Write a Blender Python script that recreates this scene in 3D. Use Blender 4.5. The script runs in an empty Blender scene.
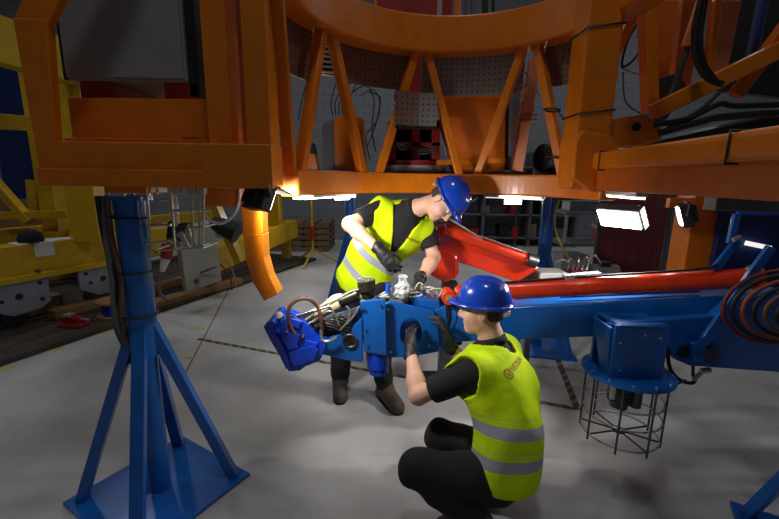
import bpy, bmesh, math, random
import numpy as np
from mathutils import Vector, Matrix, noise as mnoise
random.seed(7)
R_ = math.radians
SC = bpy.context.scene
COL = SC.collection

# ---------------------------------------------------------------- camera
FPX = 400.0; PITCH = R_(11.5); ROLL = R_(0.9); CAMH = 1.70
cam_d = bpy.data.cameras.new('camera'); cam = bpy.data.objects.new('camera', cam_d); COL.objects.link(cam)
cam_d.sensor_width = 36.0; cam_d.lens = FPX / 779.0 * 36.0; cam_d.clip_start = 0.05; cam_d.clip_end = 200
_cp, _sp, _cr, _sr = math.cos(PITCH), math.sin(PITCH), math.cos(ROLL), math.sin(ROLL)
_x = Vector((_cr, _sr*_sp, _sr*_cp)); _y = Vector((-_sr, _cr*_sp, _cr*_cp)); _z = _x.cross(_y)
cam.matrix_world = Matrix(((_x.x, _y.x, _z.x, 0), (_x.y, _y.y, _z.y, 0), (_x.z, _y.z, _z.z, CAMH), (0, 0, 0, 1)))
SC.camera = cam

# ---------------------------------------------------------------- view, world
SC.view_settings.view_transform = 'Standard'; SC.view_settings.look = 'None'
SC.view_settings.gamma = 1.0; SC.view_settings.use_curve_mapping = False
SC.view_settings.exposure = 0.0
wd = bpy.data.worlds.new('world'); SC.world = wd; wd.use_nodes = True
wd.node_tree.nodes['Background'].inputs[0].default_value = (0.5, 0.55, 0.65, 1)
wd.node_tree.nodes['Background'].inputs[1].default_value = 0.02
HALL_W = 36.0        # watts of every unseen high-bay lamp, added for the ambient light
LED_W = 0.8          # LED strips under the ring
FLOOD_W = 8.0       # flood lamps at the work place
FAR_W = 5.0         # flood lamps far back on stands

def _ray(px, py):
    a = (px-389.5)/FPX; b = (py-259.5)/FPX
    r = a*_cr + b*_sr; d = -a*_sr + b*_cr
    return r, _cp - d*_sp, -_sp - d*_cp
def P(px, py, Y):            # photo pixel -> point at distance Y from the camera wall
    d = _ray(px, py); t = Y/d[1]
    return Vector((d[0]*t, Y, CAMH + d[2]*t))
def G(px, py, z=0.0):        # photo pixel -> point at height z
    d = _ray(px, py); t = (z-CAMH)/d[2]
    return Vector((d[0]*t, d[1]*t, z))
V = Vector

# ---------------------------------------------------------------- materials
def lin(c):
    return tuple(((v/12.92) if v <= 0.04045 else ((v+0.055)/1.055)**2.4) for v in c)
def rgb(r, g, b): return lin((r/255, g/255, b/255))
MATS = {}
def mat(name, col, rough=0.5, metal=0.0, var=0.12, scale=6.0, bump=0.0, bscale=60.0, coat=0.0, dirt=None, dirt_amt=0.5, rvar=0.12):
    m = bpy.data.materials.new(name); m.use_nodes = True; MATS[name] = m
    nt = m.node_tree; N = nt.nodes; L = nt.links; b = N['Principled BSDF']
    tc = N.new('ShaderNodeTexCoord')
    n1 = N.new('ShaderNodeTexNoise'); n1.inputs['Scale'].default_value = scale; n1.inputs['Detail'].default_value = 6
    L.new(tc.outputs['Object'], n1.inputs['Vector'])
    rp = N.new('ShaderNodeValToRGB')
    rp.color_ramp.elements[0].position = 0.3; rp.color_ramp.elements[1].position = 0.7
    rp.color_ramp.elements[0].color = (*[max(0, c*(1-var)) for c in col], 1)
    rp.color_ramp.elements[1].color = (*[min(1, c*(1+var)) for c in col], 1)
    L.new(n1.outputs['Fac'], rp.inputs['Fac'])
    out = rp.outputs['Color']
    if dirt is not None:
        n2 = N.new('ShaderNodeTexNoise'); n2.inputs['Scale'].default_value = scale*2.3; n2.inputs['Detail'].default_value = 8; n2.inputs['Roughness'].default_value = 0.7
        L.new(tc.outputs['Object'], n2.inputs['Vector'])
        r2 = N.new('ShaderNodeValToRGB'); r2.color_ramp.elements[0].position = 0.52; r2.color_ramp.elements[1].position = 0.72
        r2.color_ramp.elements[0].color = (0, 0, 0, 1); r2.color_ramp.elements[1].color = (dirt_amt,)*3 + (1,)
        L.new(n2.outputs['Fac'], r2.inputs['Fac'])
        mx = N.new('ShaderNodeMixRGB'); L.new(r2.outputs['Color'], mx.inputs['Fac']); L.new(out, mx.inputs[1]); mx.inputs[2].default_value = (*dirt, 1)
        out = mx.outputs['Color']
    L.new(out, b.inputs['Base Color'])
    mr = N.new('ShaderNodeMapRange'); mr.inputs['To Min'].default_value = max(0.03, rough-rvar); mr.inputs['To Max'].default_value = min(1, rough+rvar)
    L.new(n1.outputs['Fac'], mr.inputs['Value']); L.new(mr.outputs['Result'], b.inputs['Roughness'])
    b.inputs['Metallic'].default_value = metal
    if coat: b.inputs['Coat Weight'].default_value = coat; b.inputs['Coat Roughness'].default_value = 0.12
    if bump:
        n3 = N.new('ShaderNodeTexNoise'); n3.inputs['Scale'].default_value = bscale; n3.inputs['Detail'].default_value = 4
        L.new(tc.outputs['Object'], n3.inputs['Vector'])
        bp = N.new('ShaderNodeBump'); bp.inputs['Strength'].default_value = bump; bp.inputs['Distance'].default_value = 0.01
        L.new(n3.outputs['Fac'], bp.inputs['Height']); L.new(bp.outputs['Normal'], b.inputs['Normal'])
    return m
def emat(name, col, s):
    m = bpy.data.materials.new(name); m.use_nodes = True; MATS[name] = m
    b = m.node_tree.nodes['Principled BSDF']
    b.inputs['Base Color'].default_value = (0.9, 0.9, 0.9, 1)
    b.inputs['Emission Color'].default_value = (*col, 1); b.inputs['Emission Strength'].default_value = s
    return m
M = MATS
mat('orange', rgb(218, 118, 4), 0.42, var=0.08, dirt=rgb(120, 60, 15), dirt_amt=0.25, coat=0.06)
mat('orange_plate', rgb(200, 98, 10), 0.5, var=0.12, dirt=rgb(110, 52, 14), dirt_amt=0.3)
mat('pink_primer', rgb(190, 120, 85), 0.6, var=0.12, bump=0.1)
mat('blue', rgb(10, 92, 178), 0.35, var=0.10, dirt=rgb(20, 50, 90), dirt_amt=0.25, coat=0.3)
mat('blue_bright', rgb(14, 70, 215), 0.25, var=0.12, dirt=rgb(8, 25, 90), dirt_amt=0.5, coat=0.5)
mat('blue_dark', rgb(14, 36, 92), 0.5, var=0.2)
mat('helmet_blue', rgb(22, 70, 190), 0.22, var=0.03, coat=0.6, rvar=0.03)
mat('red', rgb(226, 58, 16), 0.3, var=0.08, coat=0.4, dirt=rgb(110, 25, 12), dirt_amt=0.25)
mat('red_deep', rgb(150, 24, 22), 0.45, var=0.15)
mat('maroon', rgb(92, 26, 34), 0.8, var=0.12, scale=2)
mat('yellow', rgb(200, 158, 8), 0.45, var=0.08, dirt=rgb(120, 95, 20), dirt_amt=0.4)
mat('yellow_tape', rgb(205, 190, 40), 0.6, var=0.15)
mat('grey_plate', rgb(140, 146, 155), 0.45, metal=0.3, var=0.1)
mat('cabinet_grey', rgb(158, 158, 160), 0.5, var=0.05)
mat('cabinet_dark', rgb(136, 135, 138), 0.5, var=0.05)
mat('stainless', rgb(206, 203, 194), 0.3, metal=0.45, var=0.08)
mat('cabinet_beige', rgb(176, 176, 164), 0.5, var=0.05, dirt=rgb(120, 118, 105), dirt_amt=0.2)
mat('black', rgb(22, 22, 24), 0.5, var=0.25)
mat('rubber', rgb(20, 20, 21), 0.55, var=0.3)
mat('steel', rgb(205, 203, 196), 0.3, metal=0.85, var=0.1)
mat('dark_steel', rgb(96, 96, 98), 0.4, metal=0.9, var=0.2)
mat('grease_steel', rgb(70, 66, 60), 0.35, metal=0.8, var=0.4, scale=25)
mat('white_plastic', rgb(222, 222, 218), 0.4, var=0.05)
mat('cream_cable', rgb(205, 196, 160), 0.5, var=0.15, scale=30)
mat('brown_hose', rgb(100, 62, 46), 0.5, var=0.25, scale=30)
mat('red_hose', rgb(105, 34, 22), 0.5, var=0.2)
mat('orange_hose', rgb(140, 66, 26), 0.5, var=0.2)
mat('wood', rgb(150, 112, 72), 0.75, var=0.25, scale=5, bump=0.15)
mat('old_wood', rgb(66, 57, 48), 0.85, var=0.35, scale=4, bump=0.25)
mat('cloth_black', rgb(26, 25, 28), 0.9, var=0.25, bump=0.2, bscale=220)
mat('trouser', rgb(30, 30, 33), 0.9, var=0.25, bump=0.2, bscale=180)
mat('glove', rgb(22, 22, 25), 0.55, var=0.25, bump=0.3, bscale=150)
mat('boot', rgb(86, 72, 60), 0.7, var=0.3, bump=0.2)
mat('sole', rgb(22, 20, 19), 0.8)
mat('hair', rgb(74, 54, 40), 0.8, var=0.3, scale=60, bump=0.4, bscale=220)
mat('lip', rgb(170, 100, 90), 0.5)
mat('eye_white', rgb(225, 220, 215), 0.25, var=0.02)
mat('eye_dark', rgb(35, 28, 25), 0.2)
mat('paper', rgb(215, 214, 208), 0.8, var=0.06)
mat('logo', rgb(158, 62, 12), 0.7, var=0.08)
mat('spool_blue', rgb(28, 78, 190), 0.4, var=0.15)
mat('trolley_grey', rgb(96, 98, 100), 0.6, var=0.2)
mat('pallet', rgb(120, 98, 70), 0.85, var=0.25)
mat('cap_black', rgb(20, 20, 22), 0.85, var=0.2)
mat('brass', rgb(180, 150, 80), 0.35, metal=0.9)
mat('tyre', rgb(28, 28, 28), 0.8)
emat('led', (1.0, 0.98, 0.93), 14.0)
emat('led_far', (1.0, 0.96, 0.88), 8.0)
emat('dim_glow', (1.0, 0.97, 0.92), 0.9)

def skin_mat():
    m = mat('skin', rgb(222, 172, 146), 0.5, var=0.06, scale=18, bump=0.08, bscale=200)
    b = m.node_tree.nodes['Principled BSDF']
    b.inputs['Subsurface Weight'].default_value = 0.08; b.inputs['Subsurface Radius'].default_value = (0.02, 0.008, 0.004)
skin_mat()

def vest_mat():
    m = bpy.data.materials.new('hi_vis'); m.use_nodes = True; M['hi_vis'] = m
    N = m.node_tree.nodes; L = m.node_tree.links; b = N['Principled BSDF']
    at = N.new('ShaderNodeAttribute'); at.attribute_name = 'band'
    def rng(lo, hi):
        g = N.new('ShaderNodeMath'); g.operation = 'GREATER_THAN'; L.new(at.outputs['Fac'], g.inputs[0]); g.inputs[1].default_value = lo
        l = N.new('ShaderNodeMath'); l.operation = 'LESS_THAN'; L.new(at.outputs['Fac'], l.inputs[0]); l.inputs[1].default_value = hi
        p = N.new('ShaderNodeMath'); p.operation = 'MULTIPLY'; L.new(g.outputs[0], p.inputs[0]); L.new(l.outputs[0], p.inputs[1]); return p
    a1 = rng(0.0, 1.0)
    tc = N.new('ShaderNodeTexCoord'); n = N.new('ShaderNodeTexNoise'); n.inputs['Scale'].default_value = 9; L.new(tc.outputs['Object'], n.inputs['Vector'])
    cr = N.new('ShaderNodeValToRGB'); cr.color_ramp.elements[0].color = (*rgb(192, 230, 8), 1); cr.color_ramp.elements[1].color = (*rgb(220, 247, 22), 1)
    L.new(n.outputs['Fac'], cr.inputs['Fac'])
    mx = N.new('ShaderNodeMixRGB'); L.new(a1.outputs[0], mx.inputs['Fac']); L.new(cr.outputs['Color'], mx.inputs[1]); mx.inputs[2].default_value = (*rgb(168, 172, 182), 1)
    L.new(mx.outputs[0], b.inputs['Base Color'])
    rr = N.new('ShaderNodeMapRange'); L.new(a1.outputs[0], rr.inputs['Value']); rr.inputs['To Min'].default_value = 0.75; rr.inputs['To Max'].default_value = 0.42
    L.new(rr.outputs[0], b.inputs['Roughness']); b.inputs['Specular IOR Level'].default_value = 0.15
    w = N.new('ShaderNodeTexNoise'); w.inputs['Scale'].default_value = 14; w.inputs['Detail'].default_value = 3; L.new(tc.outputs['Object'], w.inputs['Vector'])
    bp = N.new('ShaderNodeBump'); bp.inputs['Strength'].default_value = 0.35; bp.inputs['Distance'].default_value = 0.02
    L.new(w.outputs['Fac'], bp.inputs['Height']); L.new(bp.outputs[0], b.inputs['Normal'])
vest_mat()

def floor_mat():
    m = bpy.data.materials.new('painted_concrete'); m.use_nodes = True; M['floor'] = m
    N = m.node_tree.nodes; L = m.node_tree.links; b = N['Principled BSDF']
    tc = N.new('ShaderNodeTexCoord')
    def ns(s, d, r=0.5, stretch=None):
        n = N.new('ShaderNodeTexNoise'); n.inputs['Scale'].default_value = s; n.inputs['Detail'].default_value = d; n.inputs['Roughness'].default_value = r
        if stretch:
            mp = N.new('ShaderNodeMapping'); mp.inputs['Scale'].default_value = stretch; mp.inputs['Rotation'].default_value = (0, 0, 0.5); L.new(tc.outputs['Object'], mp.inputs['Vector']); L.new(mp.outputs[0], n.inputs['Vector'])
        else: L.new(tc.outputs['Object'], n.inputs['Vector'])
        return n
    a = ns(1.4, 8, 0.6); r = N.new('ShaderNodeValToRGB'); r.color_ramp.elements[0].position = 0.3; r.color_ramp.elements[1].position = 0.72
    r.color_ramp.elements[0].color = (*rgb(172, 169, 168), 1); r.color_ramp.elements[1].color = (*rgb(208, 206, 206), 1); L.new(a.outputs['Fac'], r.inputs['Fac'])
    s = ns(3.0, 10, 0.75, (1, 5, 1)); r2 = N.new('ShaderNodeValToRGB'); r2.color_ramp.elements[0].position = 0.58; r2.color_ramp.elements[1].position = 0.8
    r2.color_ramp.elements[0].color = (0, 0, 0, 1); r2.color_ramp.elements[1].color = (0.55, 0.55, 0.55, 1); L.new(s.outputs['Fac'], r2.inputs['Fac'])
    mx = N.new('ShaderNodeMixRGB'); L.new(r2.outputs[0], mx.inputs['Fac']); L.new(r.outputs[0], mx.inputs[1]); mx.inputs[2].default_value = (*rgb(92, 84, 78), 1)
    L.new(mx.outputs[0], b.inputs['Base Color'])
    rm = N.new('ShaderNodeMapRange'); rm.inputs['To Min'].default_value = 0.3; rm.inputs['To Max'].default_value = 0.6; L.new(a.outputs['Fac'], rm.inputs['Value']); L.new(rm.outputs[0], b.inputs['Roughness'])
    bp = N.new('ShaderNodeBump'); bp.inputs['Strength'].default_value = 0.08; L.new(s.outputs['Fac'], bp.inputs['Height']); L.new(bp.outputs[0], b.inputs['Normal'])
floor_mat()

def block_mat():
    m = bpy.data.materials.new('painted_block'); m.use_nodes = True; M['block'] = m
    N = m.node_tree.nodes; L = m.node_tree.links; b = N['Principled BSDF']
    tc = N.new('ShaderNodeTexCoord'); mp = N.new('ShaderNodeMapping'); mp.inputs['Rotation'].default_value = (R_(90), 0, 0)
    L.new(tc.outputs['Object'], mp.inputs['Vector'])
    br = N.new('ShaderNodeTexBrick'); L.new(mp.outputs[0], br.inputs['Vector'])
    br.inputs['Color1'].default_value = (*rgb(128, 131, 137), 1); br.inputs['Color2'].default_value = (*rgb(133, 136, 141), 1); br.inputs['Mortar'].default_value = (*rgb(116, 119, 125), 1)
    br.inputs['Scale'].default_value = 1.0; br.inputs['Brick Width'].default_value = 0.42; br.inputs['Row Height'].default_value = 0.21; br.inputs['Mortar Size'].default_value = 0.012
    L.new(br.outputs['Color'], b.inputs['Base Color']); b.inputs['Roughness'].default_value = 0.8
    bp = N.new('ShaderNodeBump'); bp.inputs['Strength'].default_value = 0.3; L.new(br.outputs['Fac'], bp.inputs['Height']); bp.invert = True; L.new(bp.outputs[0], b.inputs['Normal'])
block_mat()

def perf_mat(name, c1):
    m = bpy.data.materials.new(name); m.use_nodes = True; M[name] = m
    N = m.node_tree.nodes; L = m.node_tree.links; b = N['Principled BSDF']
    tc = N.new('ShaderNodeTexCoord'); sp = N.new('ShaderNodeSeparateXYZ'); L.new(tc.outputs['UV'], sp.inputs[0])
    def cell(o):
        s = N.new('ShaderNodeMath'); s.operation = 'MULTIPLY'; s.inputs[1].default_value = 1/0.036; L.new(o, s.inputs[0])
        fr = N.new('ShaderNodeMath'); fr.operation = 'FRACT'; L.new(s.outputs[0], fr.inputs[0])
        sb = N.new('ShaderNodeMath'); sb.operation = 'SUBTRACT'; sb.inputs[1].default_value = 0.5; L.new(fr.outputs[0], sb.inputs[0])
        q = N.new('ShaderNodeMath'); q.operation = 'MULTIPLY'; L.new(sb.outputs[0], q.inputs[0]); L.new(sb.outputs[0], q.inputs[1]); return q
    ad = N.new('ShaderNodeMath'); L.new(cell(sp.outputs[0]).outputs[0], ad.inputs[0]); L.new(cell(sp.outputs[1]).outputs[0], ad.inputs[1])
    lt = N.new('ShaderNodeMath'); lt.operation = 'LESS_THAN'; lt.inputs[1].default_value = 0.022; L.new(ad.outputs[0], lt.inputs[0])
    n = N.new('ShaderNodeTexNoise'); n.inputs['Scale'].default_value = 12; L.new(tc.outputs['Object'], n.inputs['Vector'])
    cr = N.new('ShaderNodeValToRGB'); cr.color_ramp.elements[0].color = (*[c*0.75 for c in c1], 1); cr.color_ramp.elements[1].color = (*[c*1.15 for c in c1], 1); L.new(n.outputs['Fac'], cr.inputs['Fac'])
    mx = N.new('ShaderNodeMixRGB'); L.new(lt.outputs[0], mx.inputs['Fac']); L.new(cr.outputs[0], mx.inputs[1]); mx.inputs[2].default_value = (0.01, 0.008, 0.008, 1)
    L.new(mx.outputs[0], b.inputs['Base Color']); b.inputs['Roughness'].default_value = 0.5; b.inputs['Metallic'].default_value = 0.4
perf_mat('perf_brown', rgb(140, 112, 98)); perf_mat('perf_grey', rgb(150, 146, 143))

def hazard_mat():
    m = bpy.data.materials.new('hazard_tape'); m.use_nodes = True; M['hazard'] = m
    N = m.node_tree.nodes; L = m.node_tree.links; b = N['Principled BSDF']
    tc = N.new('ShaderNodeTexCoord'); sp = N.new('ShaderNodeSeparateXYZ'); L.new(tc.outputs['UV'], sp.inputs[0])
    ad = N.new('ShaderNodeMath'); L.new(sp.outputs[0], ad.inputs[0]); L.new(sp.outputs[1], ad.inputs[1])
    s = N.new('ShaderNodeMath'); s.operation = 'MULTIPLY'; s.inputs[1].default_value = 9.0; L.new(ad.outputs[0], s.inputs[0])
    fr = N.new('ShaderNodeMath'); fr.operation = 'FRACT'; L.new(s.outputs[0], fr.inputs[0])
    g = N.new('ShaderNodeMath'); g.operation = 'GREATER_THAN'; g.inputs[1].default_value = 0.6; L.new(fr.outputs[0], g.inputs[0])
    mx = N.new('ShaderNodeMixRGB'); L.new(g.outputs[0], mx.inputs['Fac']); mx.inputs[1].default_value = (*rgb(56, 53, 48), 1); mx.inputs[2].default_value = (*rgb(128, 114, 70), 1)
    L.new(mx.outputs[0], b.inputs['Base Color']); b.inputs['Roughness'].default_value = 0.6
hazard_mat()

# ---------------------------------------------------------------- mesh builder
class MB:
    def __init__(s): s.v = []; s.f = []; s.sm = []; s.uv = None
    def add(s, vs, fs, smooth=False):
        o = len(s.v); s.v += [V(q) for q in vs]; s.f += [tuple(i+o for i in q) for q in fs]; s.sm += [smooth]*len(fs); return s
    def hexa(s, b, t):       # bottom loop, top loop (4 points each)
        return s.add(list(b)+list(t), [(3,2,1,0),(4,5,6,7),(0,1,5,4),(1,2,6,5),(2,3,7,6),(3,0,4,7)])
    def box(s, c, d, rot=None):
        c = V(c); x, y, z = d[0]/2, d[1]/2, d[2]/2
        q = [V((-x,-y,-z)),V((x,-y,-z)),V((x,y,-z)),V((-x,y,-z)),V((-x,-y,z)),V((x,-y,z)),V((x,y,z)),V((-x,y,z))]
        if rot is not None: q = [rot @ p for p in q]
        q = [p+c for p in q]; return s.hexa(q[:4], q[4:])
    def box2(s, a, b):       # two opposite corners
        a, b = V(a), V(b); return s.box((a+b)/2, [abs(b[i]-a[i]) for i in range(3)])
    def bar(s, a, b, w, h, up=(0,0,1)):   # w across, h along up
        a, b = V(a), V(b); d = (b-a).normalized(); u = V(up)
        if abs(d.dot(u)) > 0.99: u = V((0,1,0))
        r = d.cross(u).normalized(); u = r.cross(d).normalized(); r = r*w/2; u = u*h/2
        return s.hexa([a-r-u, a+r-u, a+r+u, a-r+u], [b-r-u, b+r-u, b+r+u, b-r+u])
    def cyl(s, a, b, r0, r1=None, n=20, cap=True):
        r1 = r0 if r1 is None else r1; a, b = V(a), V(b); d = (b-a).normalized()
        u = V((0,0,1)) if abs(d.z) < 0.9 else V((1,0,0)); x = d.cross(u).normalized(); y = d.cross(x)
        vs = [a+(x*math.cos(t)+y*math.sin(t))*r0 for t in [2*math.pi*i/n for i in range(n)]] + [b+(x*math.cos(t)+y*math.sin(t))*r1 for t in [2*math.pi*i/n for i in range(n)]]
        s.add(vs, [(i, i+n, (i+1)%n+n, (i+1)%n) for i in range(n)], True)
        if cap:
            s.add(vs[:n], [tuple(range(n))]); s.add(vs[n:], [tuple(range(n-1, -1, -1))])
        return s
    def tube(s, pts, r, n=8, closed=False):
        pts = [V(p) for p in pts]; m = len(pts); rings = []; prev = None
        for i, p in enumerate(pts):
            if closed: d = pts[(i+1) % m]-pts[i-1]
            else: d = pts[min(i+1, m-1)]-pts[max(i-1, 0)]
            d = d.normalized() if d.length > 1e-9 else V((0,0,1))
            if prev is None:
                u = V((0,0,1)) if abs(d.z) < 0.9 else V((1,0,0)); x = d.cross(u).normalized()
            else:
                x = prev-d*prev.dot(d); x = x.normalized() if x.length > 1e-6 else d.orthogonal().normalized()
            prev = x; y = d.cross(x); rr = r[i] if isinstance(r, (list, tuple)) else r
            rings.append([p+(x*math.cos(2*math.pi*k/n)+y*math.sin(2*math.pi*k/n))*rr for k in range(n)])
        vs = [q for g in rings for q in g]; fs = []
        for i in range(m if closed else m-1):
            j = (i+1) % m
            fs += [(i*n+k, i*n+(k+1)%n, j*n+(k+1)%n, j*n+k) for k in range(n)]
        s.add(vs, fs, True)
        if not closed: s.add(rings[0], [tuple(range(n-1, -1, -1))]); s.add(rings[-1], [tuple(range(n))])
        return s
    def prism(s, pts, ext):  # polygon of 3-D points extruded by a vector
        pts = [V(p) for p in pts]; e = V(ext); n = len(pts)
        nrm = V((0,0,0))
        for i in range(n): nrm += pts[i].cross(pts[(i+1) % n])
        if nrm.dot(e) > 0: pts = pts[::-1]
        return s.add(pts+[p+e for p in pts], [tuple(range(n)), tuple(range(2*n-1, n-1, -1))] + [((i+1)%n, i, i+n, (i+1)%n+n) for i in range(n)])
    def pxprism(s, px, Y, depth):    # outline in photo pixels at distance Y, with its own thickness
        return s.prism([P(x, y, Y) for x, y in px], (0, depth, 0))
    def lathe(s, c, prof, n=32, axis=(0,0,1), cap=True, a0=0, a1=2*math.pi):
        c = V(c); d = V(axis).normalized(); u = V((0,0,1)) if abs(d.z) < 0.9 else V((1,0,0)); x = d.cross(u).normalized(); y = d.cross(x)
        vs = []; m = len(prof)
        for i in range(n):
            t = 2*math.pi*i/n; e = x*math.cos(t)+y*math.sin(t); vs += [c+e*r+d*h for r, h in prof]
        fs = [(i*m+k, i*m+k+1, ((i+1)%n)*m+k+1, ((i+1)%n)*m+k) for i in range(n) for k in range(m-1)]
        return s.add(vs, fs, True)
    def torus(s, c, R, r, axis=(0,0,1), n=32, k=8, a0=0.0, a1=None):
        c = V(c); d = V(axis).normalized(); u = V((0,0,1)) if abs(d.z) < 0.9 else V((1,0,0)); x = d.cross(u).normalized(); y = d.cross(x)
        full = a1 is None; a1 = a0+2*math.pi if full else a1
        cnt = n if full else n+1
        return s.tube([c+(x*math.cos(a0+(a1-a0)*i/n)+y*math.sin(a0+(a1-a0)*i/n))*R for i in range(cnt)], r, k, closed=full)
    def sphere(s, c, r, n=14, m=8, sc=(1,1,1)):
        c = V(c); vs = [c+V((0,0,r*sc[2]))]
        for j in range(1, m):
            a = math.pi*j/m
            vs += [c+V((math.sin(a)*math.cos(2*math.pi*i/n)*r*sc[0], math.sin(a)*math.sin(2*math.pi*i/n)*r*sc[1], math.cos(a)*r*sc[2])) for i in range(n)]
        vs.append(c-V((0,0,r*sc[2]))); fs = [(0, 1+i, 1+(i+1)%n) for i in range(n)]
        for j in range(m-2): fs += [(1+j*n+i, 1+(j+1)*n+i, 1+(j+1)*n+(i+1)%n, 1+j*n+(i+1)%n) for i in range(n)]
        b = len(vs)-1; fs += [(b, 1+(m-2)*n+(i+1)%n, 1+(m-2)*n+i) for i in range(n)]
        return s.add(vs, fs, True)
    def arcbox(s, c, R0, R1, z0, z1, a0, a1, n=40):
        vs = []; fs = []
        for i in range(n+1):
            t = a0+(a1-a0)*i/n; ca, sa = math.cos(t), math.sin(t)
            vs += [V((c[0]+R0*ca, c[1]+R0*sa, z0)), V((c[0]+R1*ca, c[1]+R1*sa, z0)), V((c[0]+R1*ca, c[1]+R1*sa, z1)), V((c[0]+R0*ca, c[1]+R0*sa, z1))]
        for i in range(n):
            a, b = i*4, i*4+4
            fs += [(a+k, a+(k+1)%4, b+(k+1)%4, b+k) for k in range(4)]
        fs += [(3,2,1,0), (n*4, n*4+1, n*4+2, n*4+3)]
        return s.add(vs, fs)
    def build(s, name, m, parent=None, bevel=0.0, seg=2, smooth=None):
        me = bpy.data.meshes.new(name); o = bpy.data.objects.new(name, me)
        if parent is None:
            lo = V([min(v[i] for v in s.v) for i in range(3)]); hi = V([max(v[i] for v in s.v) for i in range(3)])
            org = V(((lo.x+hi.x)/2, (lo.y+hi.y)/2, lo.z)); o.location = org
        else: org = wloc(parent)
        me.from_pydata([tuple(v-org) for v in s.v], [], s.f)
        me.polygons.foreach_set('use_smooth', s.sm if smooth is None else [smooth]*len(s.f))
        me.materials.append(M[m] if isinstance(m, str) else m)
        me.update()
        bm = bmesh.new(); bm.from_mesh(me); bmesh.ops.recalc_face_normals(bm, faces=bm.faces); bm.to_mesh(me); bm.free()
        COL.objects.link(o)
        if parent is not None: o.parent = parent
        if bevel:
            md = o.modifiers.new('bevel', 'BEVEL'); md.width = bevel; md.segments = seg; md.limit_method = 'ANGLE'; md.angle_limit = R_(40); md.harden_normals = False
        return o
def wloc(o):
    l = V(o.location)
    while o.parent: o = o.parent; l += o.location
    return l
def tag(o, label, cat, group=None):
    o['label'] = label; o['category'] = cat
    if group: o['group'] = group
    return o
def thing(name, label, cat, loc=(0,0,0), group=None):
    o = bpy.data.objects.new(name, None); o.empty_display_size = 0.1; o.location = loc; COL.objects.link(o)
    return tag(o, label, cat, group)
def struct(o): o['kind'] = 'structure'; return o
def copy_tree(o, parent=None):
    c = o.copy(); COL.objects.link(c); c.parent = parent
    for ch in list(o.children): copy_tree(ch, c)
    return c
def bez(pts, n=8):           # Catmull-Rom through points
    pts = [V(p) for p in pts]; out = []
    for i in range(len(pts)-1):
        p0 = pts[max(i-1, 0)]; p1 = pts[i]; p2 = pts[i+1]; p3 = pts[min(i+2, len(pts)-1)]
        for k in range(n):
            t = k/n
            out.append(0.5*((2*p1)+(p2-p0)*t+(2*p0-5*p1+4*p2-p3)*t*t+(-p0+3*p1-3*p2+p3)*t**3))
    out.append(pts[-1]); return out
def arealight(name, loc, target, w, h, watts, parent, col=(1.0, 0.97, 0.92), spread=180):
    l = bpy.data.lights.new(name, 'AREA'); l.shape = 'RECTANGLE'; l.size = w; l.size_y = h; l.energy = watts; l.color = col; l.spread = R_(spread)
    o = bpy.data.objects.new(name, l); COL.objects.link(o); o.parent = parent
    o.location = V(loc)-wloc(parent)
    o.rotation_euler = (V(target)-V(loc)).to_track_quat('-Z', 'Y').to_euler(); return o

# ================================================================= the hall
struct(MB().box2((-11, -5, -0.1), (10, 11.2, 0)).build('floor', 'floor'))
struct(MB().box2((-11, 11, 0), (10, 11.2, 7.2)).build('wall_back', 'block'))
struct(MB().box2((-11.2, -5, 0), (-11, 11.2, 7.2)).build('wall_left', 'cabinet_grey'))
struct(MB().box2((10, -5, 0), (10.2, 11.2, 7.2)).build('wall_right', 'cabinet_grey'))
struct(MB().box2((-11.2, -5.2, 0), (10.2, -5, 7.2)).build('wall_front', 'cabinet_grey'))
struct(MB().box2((-11.2, -5.2, 7.2), (10.2, 11.2, 7.4)).build('ceiling', 'cabinet_grey'))
k = 0
for lx, ly in ((-5.5, 2.5), (-5.5, 7.5), (0, 0.5), (0, 7.5), (5.5, 2.5), (5.5, 7.5)):
    where = ['left bay over the yellow trolley', 'left bay near the block wall', 'middle bay behind the photographer', 'middle bay near the block wall', 'right bay beside the blue boom', 'right bay near the block wall'][k]; k += 1
    t = thing('added_bay_lamp', 'added unseen grey high-bay ceiling lamp in the ' + where, 'lamp', (lx, ly, 6.6), 'high-bay lamps added under the hall ceiling')  # unseen lamps, added to give the hall its dim overhead light
    MB().lathe((lx, ly, 6.6), [(0.32, 0), (0.3, 0.12), (0.12, 0.28), (0.1, 0.42), (0.02, 0.44), (0.02, 0.6)], 24).build('reflector', 'grey_plate', t)
    MB().cyl((lx, ly, 6.60), (lx, ly, 6.62), 0.29, n=24).build('lens', 'led_far', t)
    arealight('lamp_light', (lx, ly, 6.58), (lx, ly, 0), 0.5, 0.5, HALL_W, t, (0.9, 0.95, 1.0))

# ================================================================= the orange ring frame
RC = (0.324, 2.025); RR = 0.836
def rp(deg, z, R=RR): return V((RC[0]+R*math.cos(R_(deg)), RC[1]+R*math.sin(R_(deg)), z))
ZB0, ZB1, ZU0, ZU1 = 1.60, 1.735, 2.50, 2.72
ring = thing('ring_frame', 'large orange welded ring frame with truss braces standing on blue posts', 'machine frame', (0.3, 2.4, 1.6))
MB().arcbox(RC, RR-0.05, RR+0.05, ZB0, ZB1, R_(8), R_(178), 64).build('lower_rail', 'orange', ring, 0.012)
MB().arcbox(RC, RR-0.07, RR+0.07, ZU0, ZU1, R_(-6), R_(196), 64).build('upper_rail', 'orange', ring, 0.012)
for n in (51.2, 99.3, 147.3):           # V shaped truss braces
    for sgn in (-1, 1):
        MB().bar(rp(n+sgn*2.6, ZU0+0.02), rp(n+sgn*20.0, ZB1-0.02), 0.05, 0.06, rp(n+sgn*10, 0, 1)-V((RC[0], RC[1], 0))*1.0).build('brace', 'orange', ring, 0.006)
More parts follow.
